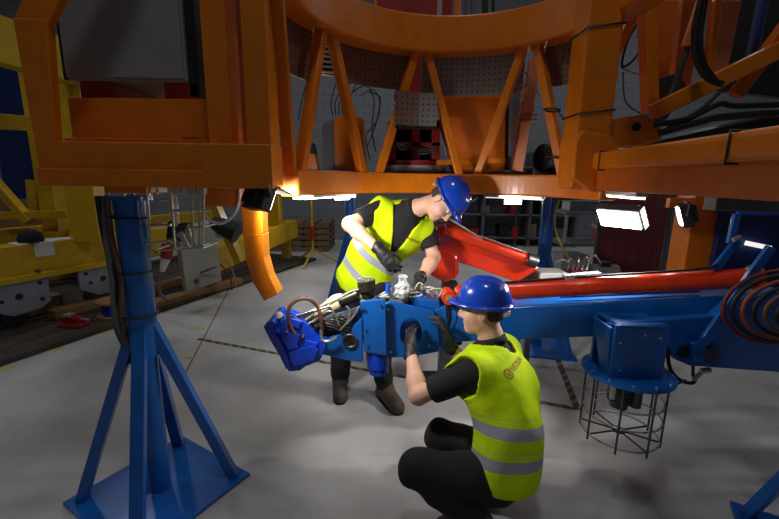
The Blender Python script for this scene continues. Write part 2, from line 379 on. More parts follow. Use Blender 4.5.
MB().bar(rp(195.0-5, ZU0+0.02), rp(176.5, ZB1-0.02), 0.05, 0.06, V((1, 0, 0))).build('brace', 'orange', ring, 0.006)
# curved perforated guard panels hung behind the truss
def perf(a0, a1, z0, z1, R, m, name='perforated_panel'):
    mb = MB(); mb.arcbox(RC, R, R+0.012, z0, z1, R_(a0), R_(a1), 12); o = mb.build(name, m, ring)
    me = o.data; uvl = me.uv_layers.new(name='uv'); org = wloc(ring)
    for lp in me.loops:
        c = me.vertices[lp.vertex_index].co+org
        uvl.data[lp.index].uv = (math.atan2(c.y-RC[1], c.x-RC[0])*R, c.z)
perf(103, 137, 2.29, 2.58, RR+0.075, 'perf_brown'); perf(55, 98, 2.26, 2.58, RR+0.075, 'perf_grey'); perf(30, 47, 2.27, 2.58, RR+0.075, 'perf_brown')
perf(149, 182, 2.24, 2.58, RR+0.075, 'perf_brown')
perf(101.5, 113, 2.04, 2.25, RR-0.075, 'perf_brown'); perf(92, 101.2, 2.04, 2.25, RR-0.075, 'perf_grey')
MB().arcbox(RC, RR-0.08, RR-0.06, 2.02, 2.04, R_(92), R_(113), 10).build('panel_edge', 'black', ring)
# deck behind the rail that carries the machinery
MB().box2((-0.75, 2.88, 1.71), (1.75, 4.6, 1.735)).build('deck_plate', 'dark_steel', ring)
MB().box2((-0.5, 2.6, 1.66), (-0.42, 4.6, 1.71)).build('deck_beam', 'orange', ring); MB().box2((1.0, 2.6, 1.66), (1.08, 4.6, 1.71)).build('deck_beam', 'orange', ring)
# left box: bottom beam, uprights, bent corner post
YF = 1.78
bl, br_ = P(52, 165, YF), P(273, 165, YF)
MB().box2((bl.x-0.045, YF+0.002, 1.655), (br_.x, YF+0.16, 1.835)).build('box_beam', 'orange', ring, 0.006)
MB().box2((bl.x-0.055, YF-0.02, 1.645), (br_.x, YF, 1.72)).build('beam_flange', 'orange', ring, 0.004)
MB().box2((P(206, 165, YF).x, YF-0.03, 1.648), (br_.x+0.005, YF+0.05, 1.832)).build('end_box', 'orange', ring, 0.005)
cl, cr2 = P(18, 60, YF).x+0.015, P(48, 60, YF).x
zt = P(30, 18, YF).z
cl, cr2 = P(13, 17, YF).x, P(47, 17, YF).x; ub = (bl.x-0.055, P(56, 165, YF).x)
mb = MB(); mb.hexa([V((ub[0], YF-0.005, 1.655)), V((ub[1], YF-0.005, 1.655)), V((ub[1], YF+0.04, 1.655)), V((ub[0], YF+0.04, 1.655))], [V((cl, YF-0.005, zt)), V((cr2, YF-0.005, zt)), V((cr2, YF+0.04, zt)), V((cl, YF+0.04, zt))]); mb.build('upright', 'orange', ring, 0.006)
MB().hexa([V((cl, YF, zt)), V((cr2, YF, zt-0.02)), V((cr2, YF+0.04, zt-0.02)), V((cl, YF+0.04, zt))], [V((cl+0.42, YF, zt+0.6)), V((cr2+0.42, YF, zt+0.58)), V((cr2+0.42, YF+0.04, zt+0.58)), V((cl+0.42, YF+0.04, zt+0.6))]).build('corner_post', 'orange', ring, 0.006)
a, b = P(207, 90, 1.86).x, P(231, 90, 1.86).x
MB().box2((a, 1.84, 1.80), (b, 1.98, 3.3)).build('upright', 'orange', ring, 0.006)
a, b = P(244, 90, 1.80).x, P(269, 90, 1.80).x
MB().box2((a, 1.80, 1.80), (b, 1.94, 3.3)).build('upright', 'orange', ring, 0.006)
a, b = P(236, 90, 2.1).x, P(246, 90, 2.1).x
MB().box2((a, 2.1, 1.735), (b, 2.14, 3.3)).build('primed_upright', 'pink_primer', ring, 0.004)
a, b = P(70, 120, 1.95), P(210, 120, 1.95)
MB().box2((a.x, 1.95, P(120, 142, 1.95).z), (b.x, 2.02, P(120, 98, 1.95).z)).build('shelf_plate', 'orange', ring, 0.004)
MB().box2((a.x, 1.9, 1.83), (b.x, 2.5, 1.86)).build('shelf_plate', 'orange_plate', ring, 0.004)
for x in (88, 192):
    q = P(x, 141, 1.94); MB().box((q.x, 1.93, q.z), (0.07, 0.03, 0.03)).build('clamp_block', 'red_deep', ring, 0.004)
# right: column, gusset, arm that comes forward
a, b = P(578, 120, 2.12), P(613, 120, 2.12)
MB().box2((a.x, 2.12, 1.66), (b.x, 2.30, 3.3)).build('column', 'orange', ring, 0.012)
MB().prism([P(573, 178, 2.10), P(576, 140, 2.10), P(583, 130, 2.10), P(612, 135, 2.10), P(620, 150, 2.10), P(620, 190, 2.10), P(590, 192, 2.10)], (0, 0.2, 0)).build('gusset', 'orange', ring, 0.01)
A0, A1 = V((1.04, 2.16, 0)), V((0.90, 0.55, 0))
MB().bar(A0+V((0.06, 0, 1.80)), A1+V((0.06, 0, 1.80)), 0.13, 0.085).build('arm_tube', 'orange', ring, 0.02, 3)
MB().bar(A0+V((0.075, 0, 1.71)), A1+V((0.075, 0, 1.71)), 0.10, 0.105).build('arm_plate', 'orange_plate', ring, 0.004)
for t in (0.09, 0.62):
    c = A0.lerp(A1, t)+V((0.06, 0, 1.80)); d = (A1-A0).normalized(); s_ = d.cross(V((0, 0, 1)))
    MB().tube([c+s_*0.068+V((0,0,0.045)), c-s_*0.068+V((0,0,0.045)), c-s_*0.068-V((0,0,0.045)), c+s_*0.068-V((0,0,0.045))], 0.005, 6, True).build('cable_tie', 'black', ring)
for z in (P(600, 25, 2.12).z, P(600, 112, 2.12).z):
    MB().tube([V((a.x-.003, 2.117, z-0.01)), V((b.x+.003, 2.117, z+0.012)), V((b.x+.003, 2.303, z+0.012)), V((a.x-.003, 2.303, z-0.01))], 0.005, 6, True).build('cable_tie', 'black', ring)
for px, py, Y in ((572, 110, 2.47), (574, 158, 2.47)):
    q = P(px-20, py, 2.47); MB().torus(q, 0.045, 0.006, (0.1, 0, 1), 16, 6).build('cable_tie', 'black', ring)
# frame work over the arm
def pbar(p0, p1, Y0, Y1, w, d, m, name, bev=0.005): MB().bar(P(*p0, Y0), P(*p1, Y1), w, d, (0, 1, 0)).build(name, m, ring, bev)
pbar((646, 0), (650, 112), 2.35, 2.35, 0.06, 0.08, 'orange', 'strut'); pbar((612, 60), (640, 0), 2.5, 2.5, 0.05, 0.06, 'orange', 'strut')
pbar((653, 112), (905, -12), 2.25, 2.2, 0.08, 0.07, 'orange', 'strut')
pbar((735, 96), (820, -20), 2.3, 2.25, 0.06, 0.06, 'orange_plate', 'strut')
pbar((690, 0), (678, 95), 2.6, 2.6, 0.11, 0.05, 'orange_plate', 'strut'); pbar((716, 0), (708, 74), 2.5, 2.5, 0.04, 0.05, 'orange', 'strut')
MB().pxprism([(712, 78), (722, 0), (742, 0), (728, 70)], 2.5, 0.04).build('primed_panel', 'pink_primer', ring, 0.004)
MB().pxprism([(650, 0), (690, 0), (688, 50), (668, 100), (654, 110)], 2.75, 0.03).build('back_plate', 'orange_plate', ring, 0.004)
mb = MB(); mb.pxprism([(602, 148), (604, 120), (645, 114), (660, 124), (662, 140), (640, 146)], 2.22, 0.05); mb.build('lug_plate', 'orange', ring, 0.005)
q = P(637, 127, 2.21); MB().cyl(q, q+V((0, 0.02, 0)), 0.022, n=16).build('lug_hole', 'black', ring)
MB().pxprism([(652, 80), (680, 72), (690, 90), (660, 128), (650, 130), (652, 100)], 2.4, 0.06).build('knuckle', 'dark_steel', ring, 0.006)
MB().cyl(P(668, 105, 2.3), P(690, 42, 2.3), 0.016).build('piston_rod', 'dark_steel', ring)
MB().cyl(P(688, 48, 2.3), P(704, 0, 2.3), 0.035).build('cylinder_barrel', 'orange_plate', ring)
for pts, r in (([(702, -5), (695, 30), (697, 60), (708, 78), (722, 84)], 0.016), ([(706, -5), (700, 35), (703, 62), (716, 82)], 0.014),
               ([(655, 125), (690, 118), (720, 104), (745, 106), (880, 100)], 0.014), ([(660, 133), (700, 122), (735, 116), (880, 108)], 0.018), ([(668, 128), (700, 110), (722, 90), (735, 82)], 0.010)):
    MB().tube(bez([P(x, y, 2.15) for x, y in pts]), r).build('hose', 'rubber', ring)
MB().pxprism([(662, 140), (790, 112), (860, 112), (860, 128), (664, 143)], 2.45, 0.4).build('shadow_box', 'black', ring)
MB().cyl(P(765, -10, 2.7), P(752, 55, 2.7), 0.03).build('blue_pipe', 'blue_dark', ring)
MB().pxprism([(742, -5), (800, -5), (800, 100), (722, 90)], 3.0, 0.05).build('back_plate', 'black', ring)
MB().tube(bez([P(x, y, 2.55) for x, y in ((640, 10), (645, 35), (635, 58), (622, 66), (628, 40), (640, 20))]), 0.007).build('cable', 'rubber', ring)
MB().tube(bez([P(x, y, 2.55) for x, y in ((621, 68), (645, 76), (662, 74))]), 0.004).build('cable', 'orange_hose', ring)
MB().tube(bez([P(x, y, 2.55) for x, y in ((623, 72), (625, 100), (638, 112), (655, 118))]), 0.005).build('cable', 'dark_steel', ring)
# rest of the frame to the right: far post, head beam, cross rails
MB().box2((2.62, 2.12, 1.60), (2.80, 2.30, 3.3)).build('column', 'orange', ring, 0.01)
MB().box2((1.0, 2.14, 3.12), (2.8, 2.28, 3.3)).build('head_beam', 'orange', ring, 0.008)
MB().box2((1.12, 2.32, 1.68), (2.8, 2.42, 1.80)).build('cross_beam', 'orange_plate', ring, 0.006)
MB().box2((1.13, 1.40, 1.605), (2.10, 1.46, 1.655)).build('cross_rail', 'dark_steel', ring, 0.004)
# bolts under the beam end
for x in (112, 120, 128, 136, 144):
    q = P(x, 191, 1.83); MB().cyl(q, q+V((0, 0, 0.03)), 0.011, n=6).build('bolt', 'steel', ring)
MB().box2((P(108, 185, 1.83).x, 1.80, 1.615), (P(150, 185, 1.83).x, 2.02, 1.657)).build('foot_flange', 'orange', ring, 0.004)
# hanging plate and curved horn under the left of the ring
hp = thing('curved_horn', 'orange curved horn arm hanging from a flat orange plate under the ring', 'bracket', P(255, 205, 2.0))
MB().box2((P(205, 205, 2.0).x, 1.97, P(220, 206, 2.0).z), (P(246, 205, 2.0).x, 2.02, 1.655)).build('mount_plate', 'orange', hp, 0.004)
front = [(240, 203), (262, 203), (263, 232), (264, 258), (269, 276), (279, 294), (262, 301), (250, 281), (245, 262), (242, 240)]
MB().pxprism([(240, 198), (262, 198), (263, 234), (243, 236)], 1.96, 0.09).build('upper_segment', 'orange', hp, 0.004)
MB().pxprism([(243, 235), (263, 234), (264, 258), (269, 276), (278, 294), (264, 301), (253, 283), (246, 262)], 1.955, 0.10).build('curved_segment', 'orange', hp, 0.004)

# ================================================================= LED strips and flood lamps
def led_arc(a0, a1, label, watts, em='led'):
    t = thing('led_strip', label, 'lamp', rp((a0+a1)/2, 1.57, RR-0.045), 'LED strips under the ring rail')
    MB().arcbox(RC, RR-0.055, RR-0.02, 1.585, 1.60, R_(a0), R_(a1), 12).build('channel', 'steel', t)
    MB().arcbox(RC, RR-0.048, RR-0.034, 1.579, 1.585, R_(a0), R_(a1), 12).build('diffuser', em, t)
    c = rp((a0+a1)/2, 1.57, RR-0.04); L_ = RR*R_(a1-a0)
    o = arealight('strip_light', c, c+V((0, 0, -1)), L_*0.9, 0.03, watts, t)
    o.rotation_euler = (0, 0, R_((a0+a1)/2+90))
led_arc(134, 164, 'bright LED strip under the ring rail above the yellow lamp stand', LED_W)
led_arc(38, 66, 'thin LED strip under the ring rail above the red hydraulic arm', LED_W*0.3, 'dim_glow')
t = thing('led_strip', 'short LED strip bolted under the forward orange arm', 'lamp', (1.02, 1.8, 1.63), 'LED strips under the ring rail')
MB().bar(V((1.07, 1.98, 1.647)), V((1.055, 1.7, 1.647)), 0.05, 0.02).build('channel', 'steel', t); MB().bar(V((1.07, 1.97, 1.633)), V((1.055, 1.71, 1.633)), 0.04, 0.01).build('diffuser', 'led_far', t)
def flood(name_label, c, aim, w, h, watts, m='led', depth=0.05, cat='lamp', spread=150, yoke=None, added_hood=0.0):
    c = V(c); d = (V(aim)-c).normalized(); q = d.to_track_quat('-Z', 'Y').to_matrix()
    t = thing('flood_lamp', name_label, cat, c, 'flood lamps round the work place')
    MB().box(c-d*depth/2, (w+0.03, h+0.03, depth), q).build('housing', 'black', t, 0.004)
    MB().box(c+d*0.004, (w, h, 0.008), q).build('lens', m, t)
    mb = MB()
    for i in range(5): mb.box(c-d*(depth+0.012)+q @ V(((i-2)*w/5.5, 0, 0)), (0.006, h*0.9, 0.03), q)
    mb.build('cooling_fin', 'black', t)
    if added_hood:
        hu_ = q @ V((0, 1, 0)); hu_ = hu_ if hu_.z > 0 else -hu_
        MB().box(c+hu_*(h/2+0.012)+d*added_hood/2, (w+0.03, 0.006, added_hood), q).build('added_visor', 'black', t)  # added plate, blocks upward light that overexposes the near rail end
    if yoke is not None:
        s = q @ V((w/2+0.025, 0, 0)); k_ = c-d*depth/2
        MB().tube([k_+s, k_+s+V((0, 0, yoke)), k_-s+V((0, 0, yoke)), k_-s], 0.008, 6).build('yoke', 'dark_steel', t)
    arealight('flood_light', c+d*0.012, aim, w, h, watts, t, spread=spread)
    return t
flood('large bright flood lamp glaring under the orange arm beside the maroon panel', P(619, 219, 2.42), V((0.55, 1.9, 0.75)), 0.24, 0.12, FLOOD_W*0.6, spread=120)
flood('small black flood lamp beside the curved orange horn', P(264, 199, 1.83), V((0.12, 2.62, 1.15)), 0.13, 0.09, FLOOD_W*1.3, yoke=0.05, spread=130, added_hood=0.08)
flood('small tilted flood lamp seen edge-on before the amber column', P(680, 216, 2.3), V((0.3, 3.1, 1.0)), 0.14, 0.10, FLOOD_W*0.5, yoke=0.07, spread=110)
flood('flat black flood lamp over the worker bending forward, above the rear blue post', P(344, 196, 2.95), V((-0.05, 2.6, 0.9)), 0.12, 0.08, FLOOD_W*0.3, yoke=0.03, spread=120)
def stand_lamp(label, base, lamp, aim, m, w=0.33):
    t = thing('lamp_stand', label, 'lamp stand', base, 'work lamps on stands far back')
    b = V(base)
    MB().cyl(b+V((0, 0, 0.25)), V((b.x, b.y, lamp[2]-0.1)), 0.022, n=10).build('pole', m, t)
    for a in (20, 140, 260): MB().bar(b+V((0, 0, 0.3)), b+V((0.5*math.cos(R_(a)), 0.5*math.sin(R_(a)), 0.012)), 0.03, 0.03).build('leg', m, t)
    MB().cyl(b+V((0, 0, 0.5)), b+V((0, 0, 0.75)), 0.06, n=10).build('grip', 'red_deep', t)
    l = V(lamp); d = (V(aim)-l).normalized(); q = d.to_track_quat('-Z', 'Y').to_matrix()
    MB().box(l-d*0.04, (w+0.03, 0.2, 0.07), q).build('housing', 'black', t)
    MB().box(l, (w, 0.17, 0.012), q).build('lens', 'led', t)
    MB().bar(V((b.x, b.y, lamp[2]-0.12)), l-d*0.05, 0.03, 0.03).build('yoke', m, t)
    arealight('stand_light', l+d*0.02, aim, w, 0.17, FAR_W, t, spread=160)
b = G(313, 264); stand_lamp('yellow tripod work lamp before the grey block wall', b, P(302, 195, b.y-0.1), (-0.5, 3.0, 0.5), 'yellow')
b = G(513, 262); stand_lamp('steel tripod work lamp beyond the red hydraulic arm', b, P(513, 200, b.y-0.1), (1.0, 3.0, 0.5), 'dark_steel')

# ================================================================= blue support stands
def make_stand(c, label):
    c = V(c); t = thing('support_stand', label, 'stand', c, 'blue support stands in the hall')
    ang = math.atan2(-0.33, 0.56); rot = Matrix.Rotation(ang, 3, 'Z')
    MB().box(c+V((0, 0, 0.01)), (0.655, 0.655, 0.02), rot).build('base_plate', 'blue', t, 0.003)
    MB().cyl(c+V((0, 0, 0.02)), c+V((0, 0, 0.98)), 0.052, n=24).build('post', 'blue', t)
    MB().cyl(c+V((0, 0, 0.80)), c+V((0, 0, 1.58)), 0.066, n=24).build('sleeve', 'blue', t)
    MB().cyl(c+V((0, 0, 1.58)), c+V((0, 0, 1.60)), 0.10, n=24).build('cap_flange', 'blue', t)
    for k in range(4):
        a = ang+R_(45+90*k); d = V((math.cos(a), math.sin(a), 0))
        MB().bar(c+d*0.035+V((0, 0, 0.97)), c+d*0.375+V((0, 0, 0.02)), 0.06, 0.05).build('brace_leg', 'blue', t, 0.004)
    for k in range(4):
        a = R_(20+90*k); MB().cyl(c+V((0.083*math.cos(a), 0.083*math.sin(a), 1.60)), c+V((0.083*math.cos(a), 0.083*math.sin(a), 1.612)), 0.010, n=6).build('bolt', 'steel', t)
    return t
st = make_stand((-1.235, 1.90, 0), 'blue four-legged support stand with cables tied to its post')
for z in (1.50, 1.24, 1.02):
    MB().torus((-1.245, 1.895, z), 0.082, 0.006, (0.05, 0.02, 1), 24, 6).build('cable_tie', 'black', st)
for i, (m, r, dx) in enumerate((('trolley_grey', 0.016, -0.07), ('brown_hose', 0.012, -0.045), ('rubber', 0.012, -0.08))):
    t = tag(MB().tube(bez([V((-1.235+dx, 1.83-0.01*i, 1.6)), V((-1.235+dx-0.01, 1.835, 1.4)), V((-1.235+dx+0.012*i, 1.83, 1.2)), V((-1.24+dx, 1.83, 0.98)), V((-1.28-0.02*i, 1.93, 0.7)), V((-1.36, 2.02, 0.35)), V((-1.33+0.02*i, 2.04, 0.12+0.04*i)), V((-1.40, 2.06, 0.06+0.02*i)), V((-1.43, 2.05, 0.25))]), r).build('power_cable', m),
        ['grey cable running down the blue stand post', 'brown cable running down the blue stand post', 'thick black cable running down the blue stand post'][i], 'cable', 'cables tied to the blue stand')
def far_stand(loc, label, rz):
    o = copy_tree(st); o.location = loc; o['label'] = label; o.rotation_euler = (0, 0, rz)
    for ch in list(o.children):
        if ch.name.startswith('cable_tie'): bpy.data.objects.remove(ch)
    return o
far_stand((P(548, 215, 3.95).x, 3.95, 0), 'blue support stand beyond the red hydraulic arm with yellow cord', R_(20))
far_stand((P(350, 205, 5.4).x, 5.4, 0), 'blue support stand behind the worker bending forward', R_(30))
far_stand((1.98, 1.42, 0), 'blue support stand with only one slanting leg in view below the boom', R_(0))
t = tag(MB().tube(bez([P(559, 200, 3.85), P(555, 215, 3.8), P(556, 232, 3.8), P(563, 248, 3.8), P(571, 265, 3.8), P(574, 292, 3.8)]), 0.009).build('cord', 'yellow_tape'), 'yellow cord hanging beside the rear blue post', 'cord')

# ================================================================= cabinet on the ring frame
cb = thing('control_cabinet', 'tall grey steel control cabinet standing on the orange shelf plate', 'cabinet', P(125, 98, 2.0))
a, b = P(66, 80, 1.97), P(187, 84, 1.97); zb = P(120, 81, 1.97).z
MB().box2((a.x, 1.97, zb), (b.x, 2.45, zb+0.9)).build('body', 'cabinet_dark', cb, 0.006)
MB().box2((a.x+0.012, 1.955, zb+0.01), (b.x-0.006, 1.97, zb+0.89)).build('door', 'cabinet_dark', cb, 0.004)
MB().box2((a.x, 1.958, zb), (a.x+0.01, 1.975, zb+0.9)).build('hinge_strip', 'black', cb)
MB().box2((b.x+0.002, 1.99, zb-0.06), (b.x+0.05, 2.4, zb+0.9)).build('side_face', 'black', cb)  # black box laid over the cabinet's right side face
zs = P(120, 98, 1.97).z
for x0, x1 in ((80, 112), (164, 198)):
    MB().box2((P(x0, 90, 1.99).x, 1.99, zs-0.02), (P(x1, 90, 1.99).x, 2.4, zb)).build('foot_rail', 'red_deep', cb, 0.004)

# ================================================================= machinery on the deck behind the truss
t = thing('hopper', 'orange sheet-metal hopper box with angled sides behind the truss', 'hopper', P(472, 172, 3.05))
MB().pxprism([(440, 96), (506, 93), (505, 172), (458, 173), (450, 140)], 3.05, 0.4).build('body', 'orange_plate', t, 0.006)
MB().pxprism([(436, 92), (510, 89), (510, 96), (437, 98)], 3.02, 0.46).build('rim', 'orange', t, 0.004)
MB().pxprism([(437, 160), (506, 158), (506, 163), (437, 165)], 3.03, 0.04).build('foot_band', 'orange', t)
t = thing('winch_unit', 'red winch unit with dark openings on a pale round base', 'winch', P(412, 170, 3.2))
MB().lathe(P(412, 173, 3.35), [(0.0, 0), (0.27, 0), (0.27, 0.05), (0.24, 0.06), (0.0, 0.06)], 40).build('turntable', 'cabinet_beige', t)
MB().lathe(P(412, 166, 3.35), [(0.0, 0), (0.25, 0), (0.25, 0.035), (0.0, 0.035)], 40).build('flange', 'red_deep', t)
mb = MB()
for x0, x1, y0, y1 in ((388, 396, 122, 160), (412, 420, 122, 160), (432, 440, 120, 160), (388, 440, 121, 128), (388, 440, 142, 147)): mb.pxprism([(x0, y0), (x1, y0), (x1, y1), (x0, y1)], 3.2, 0.3)
mb.build('housing', 'red_deep', t, 0.004)
MB().pxprism([(396, 126), (434, 126), (434, 160), (396, 160)], 3.45, 0.05).build('core', 'black', t)
MB().pxprism([(404, 48), (432, 56), (440, 96), (394, 96)], 3.3, 0.2).build('cowl', 'red_deep', t)
for k in range(3): MB().tube(bez([P(390+6*k, 150, 3.17), P(388+5*k, 138+3*k, 3.17), P(398+8*k, 148, 3.17), P(418, 150+2*k, 3.17), P(436, 146+3*k, 3.17)]), 0.005).build('cable', 'trolley_grey', t)
t = thing('terminal_box', 'orange terminal box with a dark grey front behind the truss', 'box', P(345, 170, 3.1))
MB().pxprism([(334, 118), (350, 112), (363, 118), (365, 172), (335, 170)], 3.1, 0.25).build('body', 'orange', t, 0.006)
MB().pxprism([(322, 124), (335, 118), (336, 170), (323, 168)], 3.11, 0.2).build('side_cover', 'trolley_grey', t, 0.004)
for k in range(4): MB().tube(bez([P(333+3*k, 116, 3.15), P(331+4*k, 104, 3.15), P(334+5*k, 90+3*k, 3.15), P(337+7*k, 80, 3.15)]), 0.004).build('cable', 'rubber', t)
t = thing('limit_switch', 'small dark limit switch unit on an orange foot beside the terminal box', 'switch', P(308, 170, 3.0))
MB().pxprism([(300, 168), (304, 150), (314, 150), (318, 170)], 3.0, 0.1).build('foot', 'orange', t, 0.004)
MB().pxprism([(302, 152), (304, 142), (313, 143), (315, 154)], 2.99, 0.1).build('body', 'rubber', t, 0.004)
MB().cyl(P(307, 144, 3.02), P(306, 108, 3.02), 0.014, n=10).build('lever', 'brown_hose', t)
t = thing('slanted_tube', 'pinkish primed tube leaning beside the hopper', 'tube', P(518, 172, 2.98))
MB().bar(P(516, 172, 2.98), P(535, 60, 2.98), 0.075, 0.07, (0, 1, 0)).build('tube_body', 'pink_primer', t, 0.008)
for y in (118, 122): MB().bar(P(514, y, 2.93), P(537, y-3, 2.93), 0.012, 0.012, (0, 1, 0)).build('clamp', 'orange_hose', t)
t = thing('ribbed_duct', 'grey ribbed flexible duct hanging beside the hopper', 'duct', P(512, 100, 3.0))
mb = MB(); pts = bez([P(514, 50, 3.12), P(514, 75, 3.12), P(513, 100, 3.12), P(512, 130, 3.12), P(511, 170, 3.12)], 14)
mb.tube(pts, [0.05+0.007*(i % 2) for i in range(len(pts))], 12); mb.build('duct_body', 'trolley_grey', t)
t = thing('fan_motor', 'round black fan motor on the deck beside the leaning tube', 'motor', P(552, 172, 3.1))
q = P(546, 158, 3.1); MB().cyl(q+V((-0.02, 0, 0.0)), q+V((0.26, 0.1, 0.02)), 0.10, n=28).build('drum', 'rubber', t, 0.008)
MB().torus(q+V((-0.025, 0, 0)), 0.095, 0.012, (1, 0.35, 0)).build('front_rim', 'black', t); MB().box(q+V((0.12, 0.05, -0.11)), (0.2, 0.15, 0.03)).build('foot', 'black', t)
# loose cables in the truss
for i, pts in enumerate((((303, 40), (318, 62), (305, 88), (298, 120)), ((352, 92), (366, 86), (374, 100), (372, 130), (376, 152)), ((360, 96), (374, 90), (380, 108), (370, 140), (364, 150)), ((369, 92), (380, 98), (376, 122), (366, 136), (370, 160)),
                        ((505, 66), (525, 72), (530, 92), (516, 112), (510, 140)), ((508, 92), (528, 98), (533, 112), (518, 122), (512, 150)), ((556, 108), (566, 122), (574, 128), (580, 134)), ((503, 84), (515, 88), (530, 86), (540, 96)))):
    m = ['rubber', 'rubber', 'trolley_grey', 'rubber', 'orange_hose', 'orange_hose', 'rubber', 'trolley_grey'][i]
    tag(MB().tube(bez([P(x, y, 2.96) for x, y in pts]), 0.004).build('loose_cable', m), ['thin dark cable hanging beside the brown perforated panel', 'dark cable looped near the terminal box', 'grey cable looped near the terminal box', 'black cable drooping before the red winch unit', 'upper orange cable drooping beside the ribbed duct', 'lower orange cable drooping beside the ribbed duct', 'short black cable tied to the truss brace near the fan motor', 'grey cable crossing the ribbed duct'][i], 'cable', 'loose cables in the truss')
t = thing('cooling_coil', 'dark coil unit with pale ribs behind the brown perforated panel', 'coil', P(322, 60, 3.0))
for k in range(7): MB().bar(P(308, 40+5*k, 3.05), P(338, 43+5*k, 3.05), 0.02, 0.012, (0, 0, 1)).build('rib', 'cabinet_grey' if k < 6 else 'orange', t)
MB().pxprism([(306, 36), (340, 40), (340, 76), (306, 72)], 3.12, 0.06).build('core', 'black', t)
# above the upper rail
t = thing('upper_machine', 'dark machinery with pipes standing above the upper ring rail', 'machine', P(430, 20, 3.2))
MB().pxprism([(372, -30), (452, -30), (452, 26), (372, 20)], 3.3, 0.3).build('block', 'red_deep', t)
for i, (x, m) in enumerate(((376, 'orange'), (440, 'cabinet_grey'), (458, 'orange'), (466, 'trolley_grey'), (474, 'trolley_grey'), (486, 'black'), (494, 'black'))): MB().cyl(P(x, -25, 3.15), P(x-1, 26, 3.15), 0.012+0.006*(i % 3), n=10).build('pipe', m, t)

# ================================================================= stainless lamp cage on the left and its cable
cg = thing('steel_cage', 'stainless tube cage with a camera lamp inside hung beside the blue stand', 'cage', P(178, 189, 1.95))
for Y in (1.87, 2.03):
    s = 1 if Y < 1.9 else 0.97
    for pts in (((147, 190), (151, 251), (203, 248), (204, 188)), ((171, 190), (175, 249)), ((191, 188), (194, 249)), ((199, 188), (200, 247)), ((146, 226), (171, 225)), ((146, 244), (170, 241)), ((191, 210), (204, 209)), ((193, 228), (204, 226)), ((193, 247), (204, 245)), ((171, 211), (191, 210))):
        MB().tube([P(*p, Y) for p in pts], 0.006, 8).build('cage_bar', 'stainless', cg)
for p in ((151, 251), (203, 248), (175, 249), (194, 249), (204, 227), (147, 226)): MB().tube([P(*p, 1.87), P(p[0], p[1], 1.87)+V((0, 0.16, 0.0))], 0.005, 8).build('cross_bar', 'stainless', cg)
MB().tube(bez([P(156, 186, 1.9), P(157, 196, 1.9), P(162, 200, 1.9), P(170, 199, 1.9)]), 0.006).build('hook_bar', 'stainless', cg)
MB().cyl(P(173, 196, 1.95), P(176, 226, 1.95), 0.018, n=14).build('lamp_tube', 'white_plastic', cg)
MB().cyl(P(180, 232, 1.93), P(188, 247, 1.93), 0.014, n=14).build('nozzle', 'stainless', cg); MB().cyl(P(187, 229, 1.95), P(192, 245, 1.95), 0.014, n=14).build('nozzle', 'stainless', cg)
MB().box(P(182, 228, 1.97), (0.08, 0.06, 0.05)).build('joint_block', 'dark_steel', cg, 0.006); MB().pxprism([(168, 222), (172, 220), (176, 236), (166, 240)], 1.97, 0.05).build('shade_plate', 'black', cg)
for x in (173, 180, 187, 195, 202): q = P(x, 189, 1.9); MB().box(q+V((0, 0, 0.0)), (0.03, 0.05, 0.05)).build('clamp', 'stainless', cg, 0.004)
tag(MB().tube(bez([P(203, 214, 1.96), P(211, 221, 1.96), P(222, 223, 1.96), P(233, 216, 1.96), P(239, 203, 1.96), P(240, 186, 1.96)]), 0.008).build('white_cable', 'white_plastic'), 'white cable looping from the steel cage up to the ring', 'cable')

# ================================================================= floor marks
def strip(p0, p1, w, m, label, name='hazard_tape', z=0.002):
    a, b = G(*p0), G(*p1); d = (b-a).normalized(); s = V((-d.y, d.x, 0))*w/2
    o = MB().add([a-s+V((0,0,z)), b-s+V((0,0,z)), b+s+V((0,0,z)), a+s+V((0,0,z)), a-s, b-s, b+s, a+s], [(0,1,2,3),(7,6,5,4),(4,5,1,0),(5,6,2,1),(6,7,3,2),(7,4,0,3)]).build(name, m)
    L_ = (b-a).length; uv = o.data.uv_layers.new(name='uv'); org = V(o.location)
    for lp in o.data.loops:
        c = o.data.vertices[lp.vertex_index].co+org-a; uv.data[lp.index].uv = (c.dot(d), c.dot(s.normalized()))
    return tag(o, label, 'tape', 'tape marks on the floor')
strip((198, 339), (577, 409), 0.045, 'hazard', 'long black and yellow tape line running behind the bending worker')
strip((558, 360), (578, 410), 0.05, 'hazard', 'short black and yellow tape line beside the caged lamp')
for i, (x, y, dx, dy) in enumerate(((186, 357, 9, 1), (204, 340, 9, -1), (196, 330, 9, -2), (202, 316, 12, -2), (210, 306, 9, -1), (216, 297, 9, -2), (226, 288, 8, -1))):
    strip((x, y), (x+dx, y+dy), 0.04, 'yellow_tape', ['first', 'second', 'third', 'fourth', 'fifth', 'sixth', 'seventh'][i]+' faded yellow tape tab along the thin red line, counted from the blue stand', 'tape_tab')
for i, (x, y, dx, dy) in enumerate(((40, 350, 22, -1), (2, 370, 12, -4), (96, 334, 12, -2), (160, 311, 8, -2))):
    strip((x, y), (x+dx, y+dy), 0.05, 'yellow_tape', ['yellow tape patch on the board edge below the red vise', 'yellow tape patch on the board edge below the first grey wheel plate', 'yellow tape patch on the board edge below the cable spool', 'yellow tape patch on the board edge beside the pale plank'][i], 'tape_patch')
strip((186, 372), (238, 272), 0.012, 'red_hose', 'thin worn red line on the grey floor', 'red_line', 0.001)

